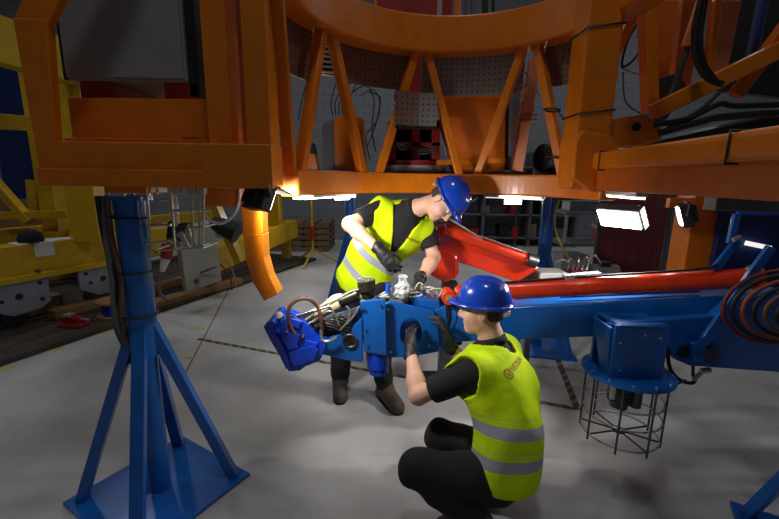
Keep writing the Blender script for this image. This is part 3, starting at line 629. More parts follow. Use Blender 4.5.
# ================================================================= left side: boards, yellow trolley
E0, E1 = G(-60, 388), G(236, 288); ed = (E1-E0).normalized(); es = V((-ed.y, ed.x, 0))     # es points to the left, away from the aisle
def along(t, off, z=0.0): return E0+ed*t+es*off+V((0, 0, z))
def lbar(t0, t1, off, z, w, h, name, m, par=None, bev=0.004): return MB().bar(along(t0, off, z), along(t1, off, z), w, h).build(name, m, par, bev)
for i in range(9):
    tag(lbar(-1.0, 5.6, 0.16+0.30*i, 0.03+0.004*(i % 3), 0.285, 0.05, 'wooden_board', 'old_wood'), ['first', 'second', 'third', 'fourth', 'fifth', 'sixth', 'seventh', 'eighth', 'ninth'][i]+' dark worn board under the yellow trolley, counted from the open grey floor', 'board', 'dark boards laid under the yellow trolley')
tag(lbar(1.2, 3.4, 0.75, 0.12, 0.16, 0.10, 'timber_beam', 'wood'), 'pale timber beam lying under the yellow trolley', 'timber')
tag(lbar(-0.5, 1.5, 1.15, 0.16, 0.2, 0.18, 'timber_beam', 'wood'), 'thick timber baulk lying behind the grey trolley plate', 'timber')
def t_at(px, off):      # where along the trolley a photo column falls
    best = min(((abs((along(k_/200, off).x/along(k_/200, off).y)*0.975-(px-389.5)/FPX), k_/200) for k_ in range(-200, 1200)))
    return best[1]
TP = (t_at(-22, 0.70), t_at(77, 0.70))
tr = thing('yellow_trolley', 'long yellow steel trolley frame with grey wheel plates on dark boards', 'trolley', along(1.5, 0.95, 0.0))
lbar(-1.2, 2.9, 0.9, 0.76, 0.25, 0.36, 'side_beam', 'yellow', tr)
lbar(-1.2, 5.5, 2.5, 0.76, 0.2, 0.36, 'side_beam', 'yellow', tr)
lbar(-1.2, 2.75, 0.72, 0.60, 0.10, 0.06, 'bottom_flange', 'yellow', tr)
def tpost(px, Y, z0, z1, w=0.2, m='yellow', name='post'):
    q = P(px, 200, Y); MB().box2((q.x-w/2, Y-0.1, z0), (q.x+w/2, Y+0.1, z1)).build(name, m, tr, 0.004)
tpost(86, 4.75, 0.9, 3.0, 0.34); tpost(52, 5.6, 0.9, 3.0, 0.22)
MB().bar(P(-30, 32, 3.9), P(78, 66, 4.7), 0.2, 0.42).build('top_beam', 'yellow', tr, 0.004)
MB().bar(P(-30, 120, 4.3), P(70, 126, 5.2), 0.1, 0.16).build('rail', 'yellow', tr, 0.004)
MB().bar(P(-20, 165, 5.3), P(30, 222, 5.3), 0.1, 0.12, (0, 1, 0)).build('diagonal', 'yellow', tr, 0.004)
MB().bar(P(-20, 216, 5.2), P(68, 214, 5.4), 0.1, 0.10).build('rail', 'yellow', tr, 0.004)
MB().bar(P(30, 180, 6.2), P(33, 215, 6.2), 0.08, 0.08, (0, 1, 0)).build('post', 'yellow', tr)
for t0 in TP:
    a, b = along(t0, 0.70, 0.0), along(t0+0.55, 0.70, 0.0)
    mb = MB(); pts = [a+V((0,0,0.60)), b+V((0,0,0.60)), b+V((0,0,0.30)), b-ed*0.1+V((0,0,0.24)), a+ed*0.2+V((0,0,0.22)), a+V((0,0,0.34))]
    mb.prism(pts, es*0.04); pl = mb.build('wheel_plate', 'grey_plate', tr, 0.004)
    for u, z in ((0.08, 0.52), (0.47, 0.52), (0.47, 0.34), (0.27, 0.42), (0.12, 0.40)):
        q = a+ed*u+V((0, 0, z)); MB().cyl(q-es*0.004, q+es*0.01, 0.035 if u == 0.27 else 0.022, n=14).build('hole', 'black', pl)
    q = along(t0+0.27, 0.85, 0.17); MB().cyl(q, q+es*0.1, 0.115, n=24).build('wheel', 'dark_steel', tr)
    q = along(t0+0.27, 2.5, 0.17); MB().cyl(q, q+es*0.1, 0.115, n=24).build('wheel', 'dark_steel', tr)
    lbar(t0+0.17, t0+0.37, 0.9, 0.40, 0.1, 0.36, 'wheel_post', 'dark_steel', tr); lbar(t0+0.17, t0+0.37, 2.5, 0.40, 0.1, 0.36, 'wheel_post', 'dark_steel', tr)
lbar(0.2, 0.4, 1.7, 0.76, 1.5, 0.2, 'cross_beam', 'yellow', tr); lbar(2.4, 2.6, 1.7, 0.76, 1.5, 0.2, 'cross_beam', 'yellow', tr)
for u, z in ((0.66, 0.64), (1.1, 0.66), (2.5, 0.65), (2.8, 0.66)):
    q = along(u, 0.665, z); MB().cyl(q-es*0.02, q+es*0.02, 0.022, n=6).build('bolt', 'dark_steel', tr)
# second yellow frame farther back behind the horn
tr2 = thing('yellow_bench', 'yellow steel bench frame far back beyond the curved horn', 'bench frame', along(4.6, 0.9, 0.0))
MB().bar(P(205, 262, 5.6), P(292, 228, 8.2), 0.25, 0.35).build('side_beam', 'yellow', tr2, 0.004); MB().bar(P(215, 205, 5.7), P(240, 262, 5.7), 0.1, 0.18, (0, 1, 0)).build('diagonal', 'yellow', tr2)
for p, Y in (((212, 262), 5.8), ((286, 232), 8.1)): q = P(*p, Y); MB().box2((q.x-0.08, Y-0.08, 0.0), (q.x+0.08, Y+0.08, q.z)).build('leg', 'yellow', tr2)
q = P(272, 212, 7.6); MB().box2((q.x-0.15, 7.5, P(272, 236, 7.6).z-0.1), (q.x+0.15, 7.8, q.z+0.3)).build('stanchion', 'yellow', tr2)
# things on and beside the trolley
TC = t_at(35, 0.9); c = along(TC, 0.9, 0.94)
cp = thing('baseball_cap', 'black cap lying on papers on the yellow trolley beam', 'cap', c+V((0, 0, 0.012)))
mb = MB(); mb.lathe(c+V((0, 0, 0.012)), [(0.115, 0), (0.117, 0.04), (0.10, 0.09), (0.06, 0.125), (0.0, 0.135)], 24); mb.build('crown', 'cap_black', cp)
mb = MB(); n = 12; mb.prism([c+V((0.11*math.cos(a)+0.02, -0.10*math.sin(a)*0.6-0.06, 0.018)) + V((0.1*math.sin(a), 0, -0.004)) for a in [math.pi*i/n for i in range(n+1)]], (0, 0, 0.006)); mb.build('peak', 'cap_black', cp)
def sheet(t, off, z, w, h, rz, m, label):
    tag(MB().box(along(t, off, z), (w, h, 0.008), Matrix.Rotation(rz, 3, 'Z')).build('paper_sheet', m), label, 'paper', 'papers on the yellow trolley')
sheet(TC, 0.90, 0.945, 0.34, 0.22, 1.1, 'paper', 'white paper under the black cap'); sheet(t_at(50, 0.86), 0.86, 0.946, 0.22, 0.2, 0.3, 'paper', 'white paper beside the black cap, overhanging the yellow beam'); sheet(t_at(63, 0.9), 0.90, 0.945, 0.28, 0.18, 0.7, 'paper', 'crumpled pale paper before the yellow post')
q = along(t_at(47, 0.77), 0.768, 0.87); tag(MB().box(q, (0.19, 0.006, 0.16), Matrix.Rotation(math.atan2(ed.y, ed.x), 3, 'Z')).build('paper_sheet', 'paper'), 'white sheet hanging over the face of the yellow beam', 'paper', 'papers on the yellow trolley')
sp_c = G(118, 314, 0.06); sp_c = V((sp_c.x, sp_c.y, 0.056))
spo = thing('cable_spool', 'wooden cable spool wound with bright blue cable beside the blue stand', 'spool', sp_c)
MB().cyl(sp_c, sp_c+V((0, 0, 0.02)), 0.21, n=28).build('flange', 'wood', spo); MB().cyl(sp_c+V((0, 0, 0.17)), sp_c+V((0, 0, 0.19)), 0.21, n=28).build('flange', 'wood', spo)
mb = MB()
for k in range(7): mb.torus(sp_c+V((0, 0, 0.032+0.021*k)), 0.15, 0.0115, n=28, k=6)
mb.cyl(sp_c+V((0, 0, 0.02)), sp_c+V((0, 0, 0.17)), 0.148, n=24); mb.build('blue_winding', 'spool_blue', spo)
MB().cyl(sp_c+V((0, 0, 0.19)), sp_c+V((0, 0, 0.192)), 0.03, n=16).build('hub_hole', 'black', spo)
vc = G(74, 326, 0.06); vc = V((vc.x, vc.y, 0.058))
vs = thing('bench_vise', 'small red vise with steel jaws on the dark boards', 'vise', vc)
MB().box(vc+V((0, 0, 0.02)), (0.26, 0.14, 0.04)).build('base', 'red_deep', vs, 0.008); MB().box(vc+V((-0.05, 0, 0.075)), (0.10, 0.08, 0.07)).build('body', 'red_deep', vs, 0.01)
MB().box(vc+V((-0.045, 0, 0.125)), (0.08, 0.10, 0.03)).build('jaw', 'steel', vs, 0.004); MB().box(vc+V((0.06, 0, 0.075)), (0.06, 0.08, 0.07)).build('moving_jaw', 'red_deep', vs, 0.008); MB().cyl(vc+V((-0.0, 0, 0.08)), vc+V((0.17, 0, 0.08)), 0.012).build('screw', 'steel', vs)
# pale switch box leaning on a plank
pk0, pk1 = G(150, 304, 0.10), G(238, 279, 0.10)
tag(MB().bar(pk0-V((0,0,0.02)), pk1-V((0,0,0.02)), 0.20, 0.09).build('plank', 'wood', None, 0.004), 'pale wooden plank lying beneath the leaning switch box', 'plank')
bx = thing('switch_box', 'beige steel switch box leaning back with a small orange knob', 'switch box', P(205, 290, 4.9))
Yb = 4.85
o = MB(); o.prism([P(187, 292, Yb), P(222, 281, Yb+0.25), P(214, 222, Yb+0.40), P(178, 232, Yb+0.15)], (-0.12, 0.12, 0.02)); o.build('body', 'cabinet_beige', bx, 0.008)
q0 = P(195, 281, Yb); MB().cyl(q0+V((0.0, 0.06, 0)), q0+V((0.03, -0.03, 0)), 0.03, n=14).build('knob', 'orange_hose', bx)
MB().pxprism([(200, 272), (216, 266), (216, 268), (200, 274)], Yb+0.1, 0.02).build('nameplate', 'trolley_grey', bx)
pl = thing('power_plug', 'red and white industrial plug hanging on a grey cable', 'plug', P(165, 268, 4.7))
MB().cyl(P(168, 244, 4.72), P(166, 258, 4.7), 0.070, 0.062, n=16).build('plug_body', 'red_deep', pl); MB().cyl(P(166, 258, 4.7), P(162, 271, 4.7), 0.055, 0.03, n=16).build('grip', 'white_plastic', pl)
MB().tube(bez([P(162, 270, 4.7), P(159, 280, 4.7), P(160, 293, 4.7), P(168, 301, 4.7)]), 0.018).build('plug_cable', 'trolley_grey', pl); MB().tube(bez([P(168, 245, 4.72), P(170, 240, 4.76), P(174, 238, 4.86), P(181, 240, 4.98)]), 0.018).build('lead', 'rubber', pl)
for i, pts in enumerate((((219, 258), (229, 264), (234, 276), (236, 287)), ((220, 264), (227, 272), (231, 280), (232, 290)))):
    tag(MB().tube(bez([P(x, y, 5.25 if y < 260 else 5.5) for x, y in pts]), 0.012).build('trailing_cable', ['pink_primer', 'brown_hose'][i]), ['pinkish cable trailing from the switch box to the floor', 'brown cable trailing from the switch box to the floor'][i], 'cable')
bk = P(225, 228, 5.5); t = thing('black_drum', 'dark round fan drum mounted on the yellow bench', 'drum', bk)
MB().cyl(P(213, 223, 5.3), P(236, 232, 5.3), 0.10, 0.14, n=20).build('drum_body', 'rubber', t, 0.01); MB().cyl(P(236, 232, 5.3), P(238, 233, 5.3), 0.16, n=20).build('rim', 'black', t)
# dark shelves far left
SX = -1.9
sh = thing('storage_rack', 'dark blue storage rack at the far left behind the yellow trolley', 'rack', (-9.3, 6.2, 0))
for x in (-8.2+SX, -6.4+SX):
    for y in (5.8, 6.6): MB().box2((x-0.04, y-0.04, 0), (x+0.04, y+0.04, 3.2)).build('upright', 'blue_dark', sh)
for z in (0.4, 1.4, 2.4): MB().box2((-8.2+SX, 5.8, z), (-6.4+SX, 6.6, z+0.06)).build('shelf', 'dark_steel', sh)
for i, (x0, x1, z, h, m) in enumerate(((-8.1, -7.5, 0.46, 0.6, 'blue_dark'), (-7.4, -6.6, 0.46, 0.5, 'trolley_grey'), (-8.0, -7.2, 1.46, 0.7, 'blue_dark'), (-7.1, -6.5, 1.46, 0.5, 'rubber'), (-8.0, -6.6, 2.46, 0.8, 'blue_dark'))):
    x0 += SX; x1 += SX
    b = thing('storage_crate', ['dark blue crate on the lowest rack shelf', 'grey crate on the lowest rack shelf', 'dark blue crate on the middle rack shelf', 'black crate on the middle rack shelf', 'wide blue crate on the top rack shelf'][i], 'crate', ((x0+x1)/2, 6.2, z), 'crates on the storage rack')
    MB().box2((x0, 5.9, z), (x1, 6.5, z+h*0.9)).build('body', m, b, 0.01); MB().box2((x0-0.02, 5.88, z+h*0.9), (x1+0.02, 6.52, z+h)).build('rim', m, b, 0.008)
ln = thing('blue_locker', 'tall dark blue locker behind the orange corner post', 'locker', (P(16, 120, 6.9).x, 6.9, 0.0))
a, b = P(-8, 120, 6.9).x, P(42, 120, 6.9).x
MB().box2((a, 6.9, 0.06), (b, 7.4, 3.4)).build('body', 'blue_dark', ln, 0.006); MB().box2((a+0.03, 6.885, 0.1), (b-0.03, 6.9, 3.35)).build('door', 'blue_dark', ln, 0.004); MB().box2((a, 6.92, 0.0), (b, 7.4, 0.06)).build('plinth', 'black', ln)
MB().box((b-0.1, 6.87, 1.5), (0.03, 0.03, 0.14)).build('handle', 'steel', ln)
pw = thing('plywood_stack', 'brown plywood sheets standing behind the yellow trolley', 'plywood', (P(40, 230, 6.2).x, 6.2, 0.0))
for i in range(3): MB().box2((P(-20+4*i, 230, 6.2).x, 6.2+0.05*i, 0.0), (P(100-6*i, 230, 6.2).x, 6.23+0.05*i, 1.05+0.12*i)).build('sheet', ['wood', 'pallet', 'wood'][i], pw)
# back of the hall
pe = thing('pallet_stack', 'low pile of pallets and junk along the grey block wall', 'pallets', (-2.2, 9.6, 0))
for i in range(5):
    for j in range(3): MB().box2((-3.2, 9.1+0.45*j, 0.14*i), (-1.4, 9.2+0.45*j, 0.14*i+0.09)).build('bearer', 'pallet', pe)
    for j in range(6): MB().box2((-3.2+0.31*j, 9.1, 0.14*i+0.09), (-2.95+0.31*j, 10.1, 0.14*i+0.12)).build('slat', 'pallet', pe)
ct = thing('parts_trolley', 'grey tube-framed parts trolley far back beyond the blue post', 'trolley', (3.1, 6.2, 0))
for x in (2.6, 3.7):
    for y in (5.9, 6.5): MB().cyl((x, y, 0.1), (x, y, 1.25), 0.025, n=8).build('upright', 'cabinet_grey', ct); MB().cyl((x, y-0.02, 0.06), (x, y+0.02, 0.06), 0.06, n=14).build('caster', 'tyre', ct)
for z in (0.25, 0.75, 1.22): MB().box2((2.57, 5.87, z), (3.73, 6.53, z+0.035)).build('shelf', 'trolley_grey', ct)
for i, (x, y, z, d, m, lb) in enumerate(((2.85, 6.2, 0.285, (0.4, 0.4, 0.3), 'cabinet_grey', 'pale box on the lowest shelf of the parts trolley'), (3.4, 6.2, 0.785, (0.35, 0.35, 0.25), 'red_deep', 'dark red box on the middle shelf of the parts trolley'), (2.95, 6.2, 1.255, (0.5, 0.3, 0.15), 'trolley_grey', 'flat grey box on top of the parts trolley'))):
    b = thing('parts_box', lb, 'box', (x, y, z)); MB().box((x, y, z+d[2]*0.45), (d[0], d[1], d[2]*0.9)).build('body', m, b, 0.01); MB().box((x, y, z+d[2]*0.95), (d[0]+0.02, d[1]+0.02, d[2]*0.1)).build('lid', m, b, 0.005)
lk = thing('steel_shelving', 'grey steel shelving with dark gaps against the back wall', 'shelving', (3.0, 10.6, 0))
for x in (1.2, 2.4, 3.6, 4.8): MB().box2((x-0.03, 10.3, 0), (x+0.03, 10.9, 2.4)).build('upright', 'trolley_grey', lk)
for z in (0.2, 0.8, 1.4, 2.0): MB().box2((1.2, 10.3, z), (4.8, 10.9, z+0.04)).build('shelf', 'trolley_grey', lk)
for i in range(14):
    x = 1.35+0.25*i; z = (0.24, 0.84, 1.44)[i % 3]; h = random.uniform(0.2, 0.45)
    tag(MB().box2((x, 10.35, z), (x+random.uniform(.18, .24), 10.8, z+h)).build('carton', ['trolley_grey', 'pallet', 'rubber', 'red_deep'][i % 4], None, 0.01), 'small '+['grey', 'brown', 'black', 'dark red'][i % 4]+' carton on the '+['lowest', 'second', 'third'][i % 3]+' back wall shelf, '+['first', 'second', 'third', 'fourth', 'fifth'][i//3]+' from the lamp stand', 'carton', 'cartons on the steel shelving')
mp = thing('maroon_screen', 'tall maroon welding screen behind the bright flood lamp', 'screen', (P(632, 250, 4.4).x, 4.4, 0))
a, b = P(598, 250, 4.4).x, P(662, 250, 4.4).x
n = 10; mb = MB()
for i in range(n):
    x0 = a+(b-a)*i/n; x1 = a+(b-a)*(i+1)/n; y0 = 4.4+0.03*(i % 2); y1 = 4.4+0.03*((i+1) % 2)
    mb.add([(x0, y0, 0.1), (x1, y1, 0.1), (x1, y1, 2.0), (x0, y0, 2.0), (x0, y0+.006, 0.1), (x1, y1+.006, 0.1), (x1, y1+.006, 2.0), (x0, y0+.006, 2.0)], [(0,1,2,3),(7,6,5,4),(0,4,5,1),(3,2,6,7)], True)
mb.build('curtain', 'maroon', mp)
for x in (a-0.02, b+0.02): MB().cyl((x, 4.41, 0), (x, 4.41, 2.05), 0.02, n=8).build('frame_post', 'dark_steel', mp)
MB().cyl((a-0.02, 4.41, 2.03), (b+0.02, 4.41, 2.03), 0.02, n=8).build('frame_rail', 'dark_steel', mp)
gc = thing('grey_tower', 'dark grey steel cabinet tower between maroon screen and amber column', 'cabinet', (P(675, 250, 4.6).x, 4.6, 0))
a, b = P(662, 250, 4.6).x, P(688, 250, 4.6).x
MB().box2((a, 4.6, 0), (b, 5.0, 2.0)).build('body', 'trolley_grey', gc, 0.01); MB().box2((a+0.03, 4.585, 0.1), (b-0.03, 4.6, 1.95)).build('door', 'trolley_grey', gc, 0.004); MB().cyl((b-0.07, 4.57, 0.9), (b-0.07, 4.57, 1.1), 0.01, n=8).build('handle', 'steel', gc)
ac = thing('amber_column', 'orange square leg hanging from the frame beside the dark blue panel', 'column', (P(700, 250, 2.75).x, 2.8, 0.98))
a, b = P(687, 250, 2.75).x, P(706, 250, 2.75).x
MB().box2((a, 2.75, 0.98), (b+0.11, 2.93, 1.72)).build('shaft', 'orange', ac, 0.006); MB().box2((a-0.03, 2.73, 1.70), (b+0.14, 2.95, 1.73)).build('top_plate', 'orange', ac); MB().box2((P(668, 208, 2.75).x, 2.74, P(680, 208, 2.75).z), (b, 2.78, P(680, 198, 2.75).z)).build('side_bracket', 'orange', ac, 0.004)
# ================================================================= second manipulator (red) in the background
ra = thing('red_manipulator', 'red hydraulic manipulator arm resting behind the two workers', 'manipulator', P(490, 270, 3.0))
MB().pxprism([(438, 227), (452, 224), (520, 261), (541, 268), (520, 281), (516, 282), (470, 266), (456, 262), (456, 280), (440, 278), (428, 268), (430, 250)], 3.0, 0.16).build('boom', 'red', ra, 0.012)
MB().cyl(P(444, 229, 2.97), P(536, 262, 2.97), 0.045, n=20).build('cylinder', 'red', ra); MB().cyl(P(527, 259, 2.93), P(536, 262, 2.93), 0.05, n=20).build('cylinder_end', 'dark_steel', ra)
q = P(531, 262, 2.91); MB().cyl(q+V((0, -0.01, 0)), q+V((0, 0.05, 0)), 0.03, n=16).build('pin', 'steel', ra)
MB().pxprism([(430, 250), (458, 255), (460, 276), (446, 284), (430, 276)], 2.95, 0.26).build('knuckle', 'red', ra, 0.03)
MB().pxprism([(520, 262), (530, 266), (528, 281), (517, 281)], 3.02, 0.12).build('joint', 'black', ra, 0.01)
MB().cyl(P(440, 222, 2.9), P(477, 198, 3.2), 0.008, n=8).build('thin_rod', 'steel', ra); MB().cyl(P(445, 216, 2.9), P(482, 239, 2.9), 0.008, n=8).build('thin_rod', 'steel', ra)
MB().cyl(P(480, 236, 2.92), P(525, 252, 2.92), 0.006, n=8).build('oil_pipe', 'steel', ra)
MB().bar(P(450, 282, 3.08), V((P(450, 282, 3.08).x, 3.12, 0.02)), 0.12, 0.12, (0, 1, 0)).build('pedestal', 'dark_steel', ra, 0.006); MB().box((P(450, 282, 3.08).x, 3.12, 0.012), (0.35, 0.35, 0.024)).build('foot_plate', 'dark_steel', ra)
tb = thing('tool_box', 'red tool box with a white lid beyond the red cylinder', 'tool box', P(548, 282, 3.15))
q = P(548, 275, 3.15); MB().box(q-V((0, 0, 0.03)), (0.24, 0.2, 0.10)).build('body', 'red_deep', tb, 0.008); MB().box(q+V((0.0, -0.03, 0.02)), (0.22, 0.2, 0.05)).build('lid', 'white_plastic', tb, 0.006)
bq = thing('work_table', 'dark steel work table carrying the red tool box behind the boom', 'table', (q.x+0.2, 3.25, 0)); zt_ = q.z-0.08
MB().box2((q.x-0.2, 3.0, zt_-0.03), (q.x+0.62, 3.4, zt_)).build('table_top', 'dark_steel', bq)
for dx in (-0.16, 0.58):
    for y in (3.04, 3.36): MB().box2((q.x+dx-0.02, y-0.02, 0), (q.x+dx+0.02, y+0.02, zt_-0.03)).build('leg', 'dark_steel', bq)
vb = thing('valve_block', 'red valve block with steel pipes beside the tool box', 'valve block', (q.x+0.25, 3.2, zt_))
MB().box((q.x+0.25, 3.2, zt_+0.06), (0.14, 0.14, 0.12)).build('block', 'red_deep', vb, 0.008)
for k in range(5): c = V((q.x+0.16+0.04*k, 3.17, zt_+0.12)); MB().tube(bez([c, c+V((0.01, 0, 0.05)), c+V((-0.05+0.02*k, -0.03, 0.09+0.01*k)), c+V((-0.12+0.05*k, -0.05, 0.07))]), 0.007, 6).build('pipe', 'steel', vb)
pm_ = thing('pump_motor', 'dark grey pump motor beside the red valve block', 'motor', (q.x+0.45, 3.2, zt_))
MB().cyl((q.x+0.37, 3.22, zt_+0.09), (q.x+0.58, 3.2, zt_+0.09), 0.075, n=20).build('body', 'trolley_grey', pm_, 0.006); MB().box((q.x+0.47, 3.2, zt_+0.01), (0.16, 0.12, 0.02)).build('foot', 'black', pm_); MB().box((q.x+0.47, 3.2, zt_+0.17), (0.08, 0.07, 0.04)).build('terminal_cover', 'black', pm_, 0.004)

# ================================================================= the blue manipulator
mn = thing('blue_manipulator', 'long blue hydraulic manipulator boom with a clamp tool the workers assemble', 'manipulator', (0.8, 2.3, 0.5))
# boom
b0, b1 = P(440, 323, 2.42), P(775, 306, 2.06)
MB().bar(b0, b1, 0.16, 0.205).build('boom', 'blue', mn, 0.012, 3)
bd = (b1-b0).normalized(); bs = bd.cross(V((0, 0, 1))).normalized()
MB().bar(P(560, 297, 2.27), P(700, 291, 2.10), 0.012, 0.012).build('weld_rib', 'blue', mn)
# red hydraulic cylinder lying on the boom
c0, c1 = P(497, 291, 2.30), P(748, 278, 2.04)
MB().cyl(c0, c1, 0.052, n=28).build('red_cylinder', 'red', mn); MB().cyl(c1, c1+(c1-c0).normalized()*0.05, 0.06, n=28).build('cylinder_head', 'red', mn, 0.004)
MB().cyl(c0-(c1-c0).normalized()*0.16, c0, 0.024, n=16).build('piston_rod', 'steel', mn)
MB().tube(bez([P(500, 283, 2.27), P(580, 277, 2.2), P(660, 272, 2.1), P(705, 268, 2.04), P(718, 264, 2.03)]), 0.007).build('oil_line', 'rubber', mn)
MB().pxprism([(566, 276), (602, 273), (602, 278), (566, 281)], 2.2, 0.05).build('clip_plate', 'cabinet_grey', mn)
for p in ((462, 294), (448, 296)):
    q = P(*p, 2.36); MB().cyl(q-V((0, 0.05, 0)), q+V((0, 0.06, 0)), 0.042, n=18).build('red_knuckle', 'red', mn, 0.006); MB().cyl(q-V((0, 0.062, 0)), q-V((0, 0.05, 0)), 0.02, n=14).build('pin', 'steel', mn)
MB().pxprism([(440, 302), (462, 300), (466, 325), (462, 345), (446, 350), (441, 330)], 2.38, 0.12).build('joint_block', 'black', mn, 0.008)
for x in (446, 454): MB().tube(bez([P(x, 300, 2.34), P(x+3, 318, 2.33), P(x-3, 335, 2.34), P(x+2, 348, 2.36)]), 0.012).build('hose', 'rubber', mn)
# big root plates on the right
MB().pxprism([(610, 325), (640, 321), (714, 316), (733, 300), (800, 288), (960, 280), (960, 392), (800, 374), (690, 366), (676, 360), (668, 346), (664, 341), (612, 343)], 1.96, 0.05).build('root_plate', 'blue', mn, 0.006)
MB().pxprism([(700, 318), (735, 302), (800, 290), (920, 284), (920, 384), (700, 365)], 2.3, 0.04).build('root_plate', 'blue', mn, 0.006)
MB().box2((2.80, 1.93, 0.02), (3.05, 2.36, 1.20)).build('pedestal', 'blue', mn, 0.01); MB().box2((2.78, 1.75, 0.0), (3.3, 2.55, 0.02)).build('pedestal_foot', 'blue', mn)
q = P(710, 354, 1.955); MB().cyl(q-V((0, 0.012, 0)), q+V((0, 0.02, 0)), 0.042, n=20).build('pivot_pin', 'dark_steel', mn)
q = P(684, 352, 1.955); MB().cyl(q-V((0, 0.005, 0)), q+V((0, 0.02, 0)), 0.035, n=20).build('pivot_bore', 'black', mn)
def rod(p0, p1, Y0, Y1, w, name='link_bar', m='blue'): MB().bar(P(*p0, Y0), P(*p1, Y1), w, 0.02, (0, 1, 0)).build(name, m, mn, 0.003)
rod((771, 247), (697, 350), 1.90, 1.92, 0.045); MB().pxprism([(692, 344), (703, 342), (706, 350), (702, 364), (694, 362)], 1.92, 0.03).build('link_end', 'blue', mn, 0.004)
rod((738, 240), (714, 270), 2.05, 2.05, 0.04); rod((737, 214), (730, 243), 2.06, 2.06, 0.035)
MB().cyl(P(733, 240, 2.03), P(740, 237, 2.03), 0.012, n=10).build('pin', 'steel', mn); q = P(751, 269, 1.98); MB().sphere(q, 0.02).build('ball_joint', 'steel', mn)
rod((737, 212), (800, 212), 2.07, 2.07, 0.03)
pn = thing('blue_side_panel', 'dark blue sheet panel standing behind the boom root with a small glowing bar', 'panel', (P(752, 250, 2.7).x, 2.7, 0))
a, b = P(716, 250, 2.7).x, P(800, 250, 2.7).x
MB().box2((a, 2.7, 0.8), (b+0.5, 2.74, 1.56)).build('sheet', 'blue_dark', pn, 0.004)
for x in (b+0.36, b+0.47): MB().box2((x-0.03, 2.74, 0), (x+0.03, 2.80, 1.5)).build('post', 'blue_dark', pn)
mb = MB(); mb.bar(P(746, 243, 2.66), P(770, 248, 2.66), 0.03, 0.02, (0, 1, 0)); mb.build('glowing_bar', 'dim_glow', pn)  # faintly emissive bar in front of the sheet
for i, (R0, m) in enumerate(((0.30, 'red_hose'), (0.27, 'rubber'), (0.235, 'orange_hose'), (0.20, 'rubber'), (0.165, 'brown_hose'), (0.13, 'rubber'))):
    tag(MB().tube([P(785, 307, 1.86-0.02*i)+V((R0*1.0*math.cos(a), -0.02*i, 0.62*R0*math.sin(a))) for a in [2*math.pi*k/40 for k in range(40)]], 0.010, 8, True).build('hose_coil', m),
        ['outer dark red hose coil hung at the boom root', 'outer black hose coil just inside the red one', 'orange hose coil hung at the boom root', 'middle black hose coil inside the orange one', 'brown hose coil hung at the boom root', 'smallest black hose coil at the boom root'][i], 'hose', 'hose coils at the boom root')
# forward knuckle: side plates, swivel cylinder
PY = 2.30
def plate_with_hole(outer, hc, hr, Y, th):
    n = 32; mb = MB(); hole = []; out = []
    import bisect
    poly = [V((x, y)) for x, y in outer]
    for i in range(n):
        a = 2*math.pi*i/n; d = V((math.cos(a), math.sin(a))); c = V(hc); best = None
        for j in range(len(poly)):
            p, q = poly[j], poly[(j+1) % len(poly)]; e = q-p; den = d.x*e.y-d.y*e.x
            if abs(den) < 1e-9: continue
            t = ((p.x-c.x)*e.y-(p.y-c.y)*e.x)/den; u = ((p.x-c.x)*d.y-(p.y-c.y)*d.x)/den
            if t > 0 and -1e-6 <= u <= 1+1e-6 and (best is None or t < best): best = t
        out.append(P(c.x+d.x*best, c.y+d.y*best, Y)); hole.append(P(c.x+d.x*hr[0], c.y+d.y*hr[1], Y))
    e = V((0, th, 0)); vs = out+hole+[p+e for p in out]+[p+e for p in hole]; fs = []
    for i in range(n):
        j = (i+1) % n; fs += [(i, j, n+j, n+i), (2*n+i, 3*n+i, 3*n+j, 2*n+j), (i, 2*n+i, 2*n+j, j), (n+i, n+j, 3*n+j, 3*n+i)]
    return mb.add(vs, fs)
plate_with_hole([(383, 300), (434, 311), (438, 330), (441, 351), (413, 357), (386, 358)], (411, 333), (11, 15), PY, 0.02).build('side_plate', 'blue', mn, 0.003)
MB().pxprism([(383, 302), (440, 308), (441, 346), (388, 352)], PY+0.14, 0.02).build('side_plate', 'blue', mn, 0.003)
MB().pxprism([(413, 297), (440, 301), (441, 313), (414, 306)], PY+0.03, 0.14).build('upper_block', 'blue', mn, 0.01)
MB().cyl(P(441, 308, PY+0.1), P(413, 300, PY+0.1), 0.05, n=20).build('actuator', 'blue_bright', mn)
MB().pxprism([(434, 311), (446, 306), (450, 345), (441, 351)], PY+0.02, 0.12).build('end_plate', 'blue', mn, 0.004)
for p in ((388, 309), (429, 346), (434, 318), (391, 351)): q = P(*p, PY); MB().cyl(q-V((0, 0.012, 0)), q+V((0, 0.004, 0)), 0.008, n=6).build('bolt', 'steel', mn)
MB().cyl(P(371, 300, PY+0.03), P(378, 366, PY+0.03), 0.068, n=28).build('swivel_cylinder', 'blue_bright', mn, 0.004)
MB().cyl(P(377, 352, PY+0.03), P(379, 372, PY+0.03), 0.060, n=28).build('swivel_foot', 'blue_bright', mn, 0.006)
MB().pxprism([(360, 302), (385, 299), (387, 356), (364, 352)], PY-0.05, 0.02).build('cheek_plate', 'blue', mn, 0.004)
for p in ((365, 310), (366, 330), (368, 346), (381, 306)): q = P(*p, PY-0.05); MB().cyl(q-V((0, 0.01, 0)), q+V((0, 0.004, 0)), 0.007, n=6).build('bolt', 'dark_steel', mn)
MB().cyl(P(368, 298, PY+0.02), P(367, 289, PY+0.02), 0.038, n=8).build('swivel_nut', 'grease_steel', mn, 0.003); MB().cyl(P(367, 290, PY+0.02), P(366, 280, PY+0.02), 0.054, n=24).build('swivel_cap', 'grease_steel', mn, 0.006)
for k in range(6):
    a = R_(60*k); q = P(366, 280.5, PY+0.02)+V((0.036*math.cos(a), 0.036*math.sin(a), 0)); MB().cyl(q, q+V((0, 0, 0.012)), 0.009, n=6).build('cap_bolt', 'steel', mn)
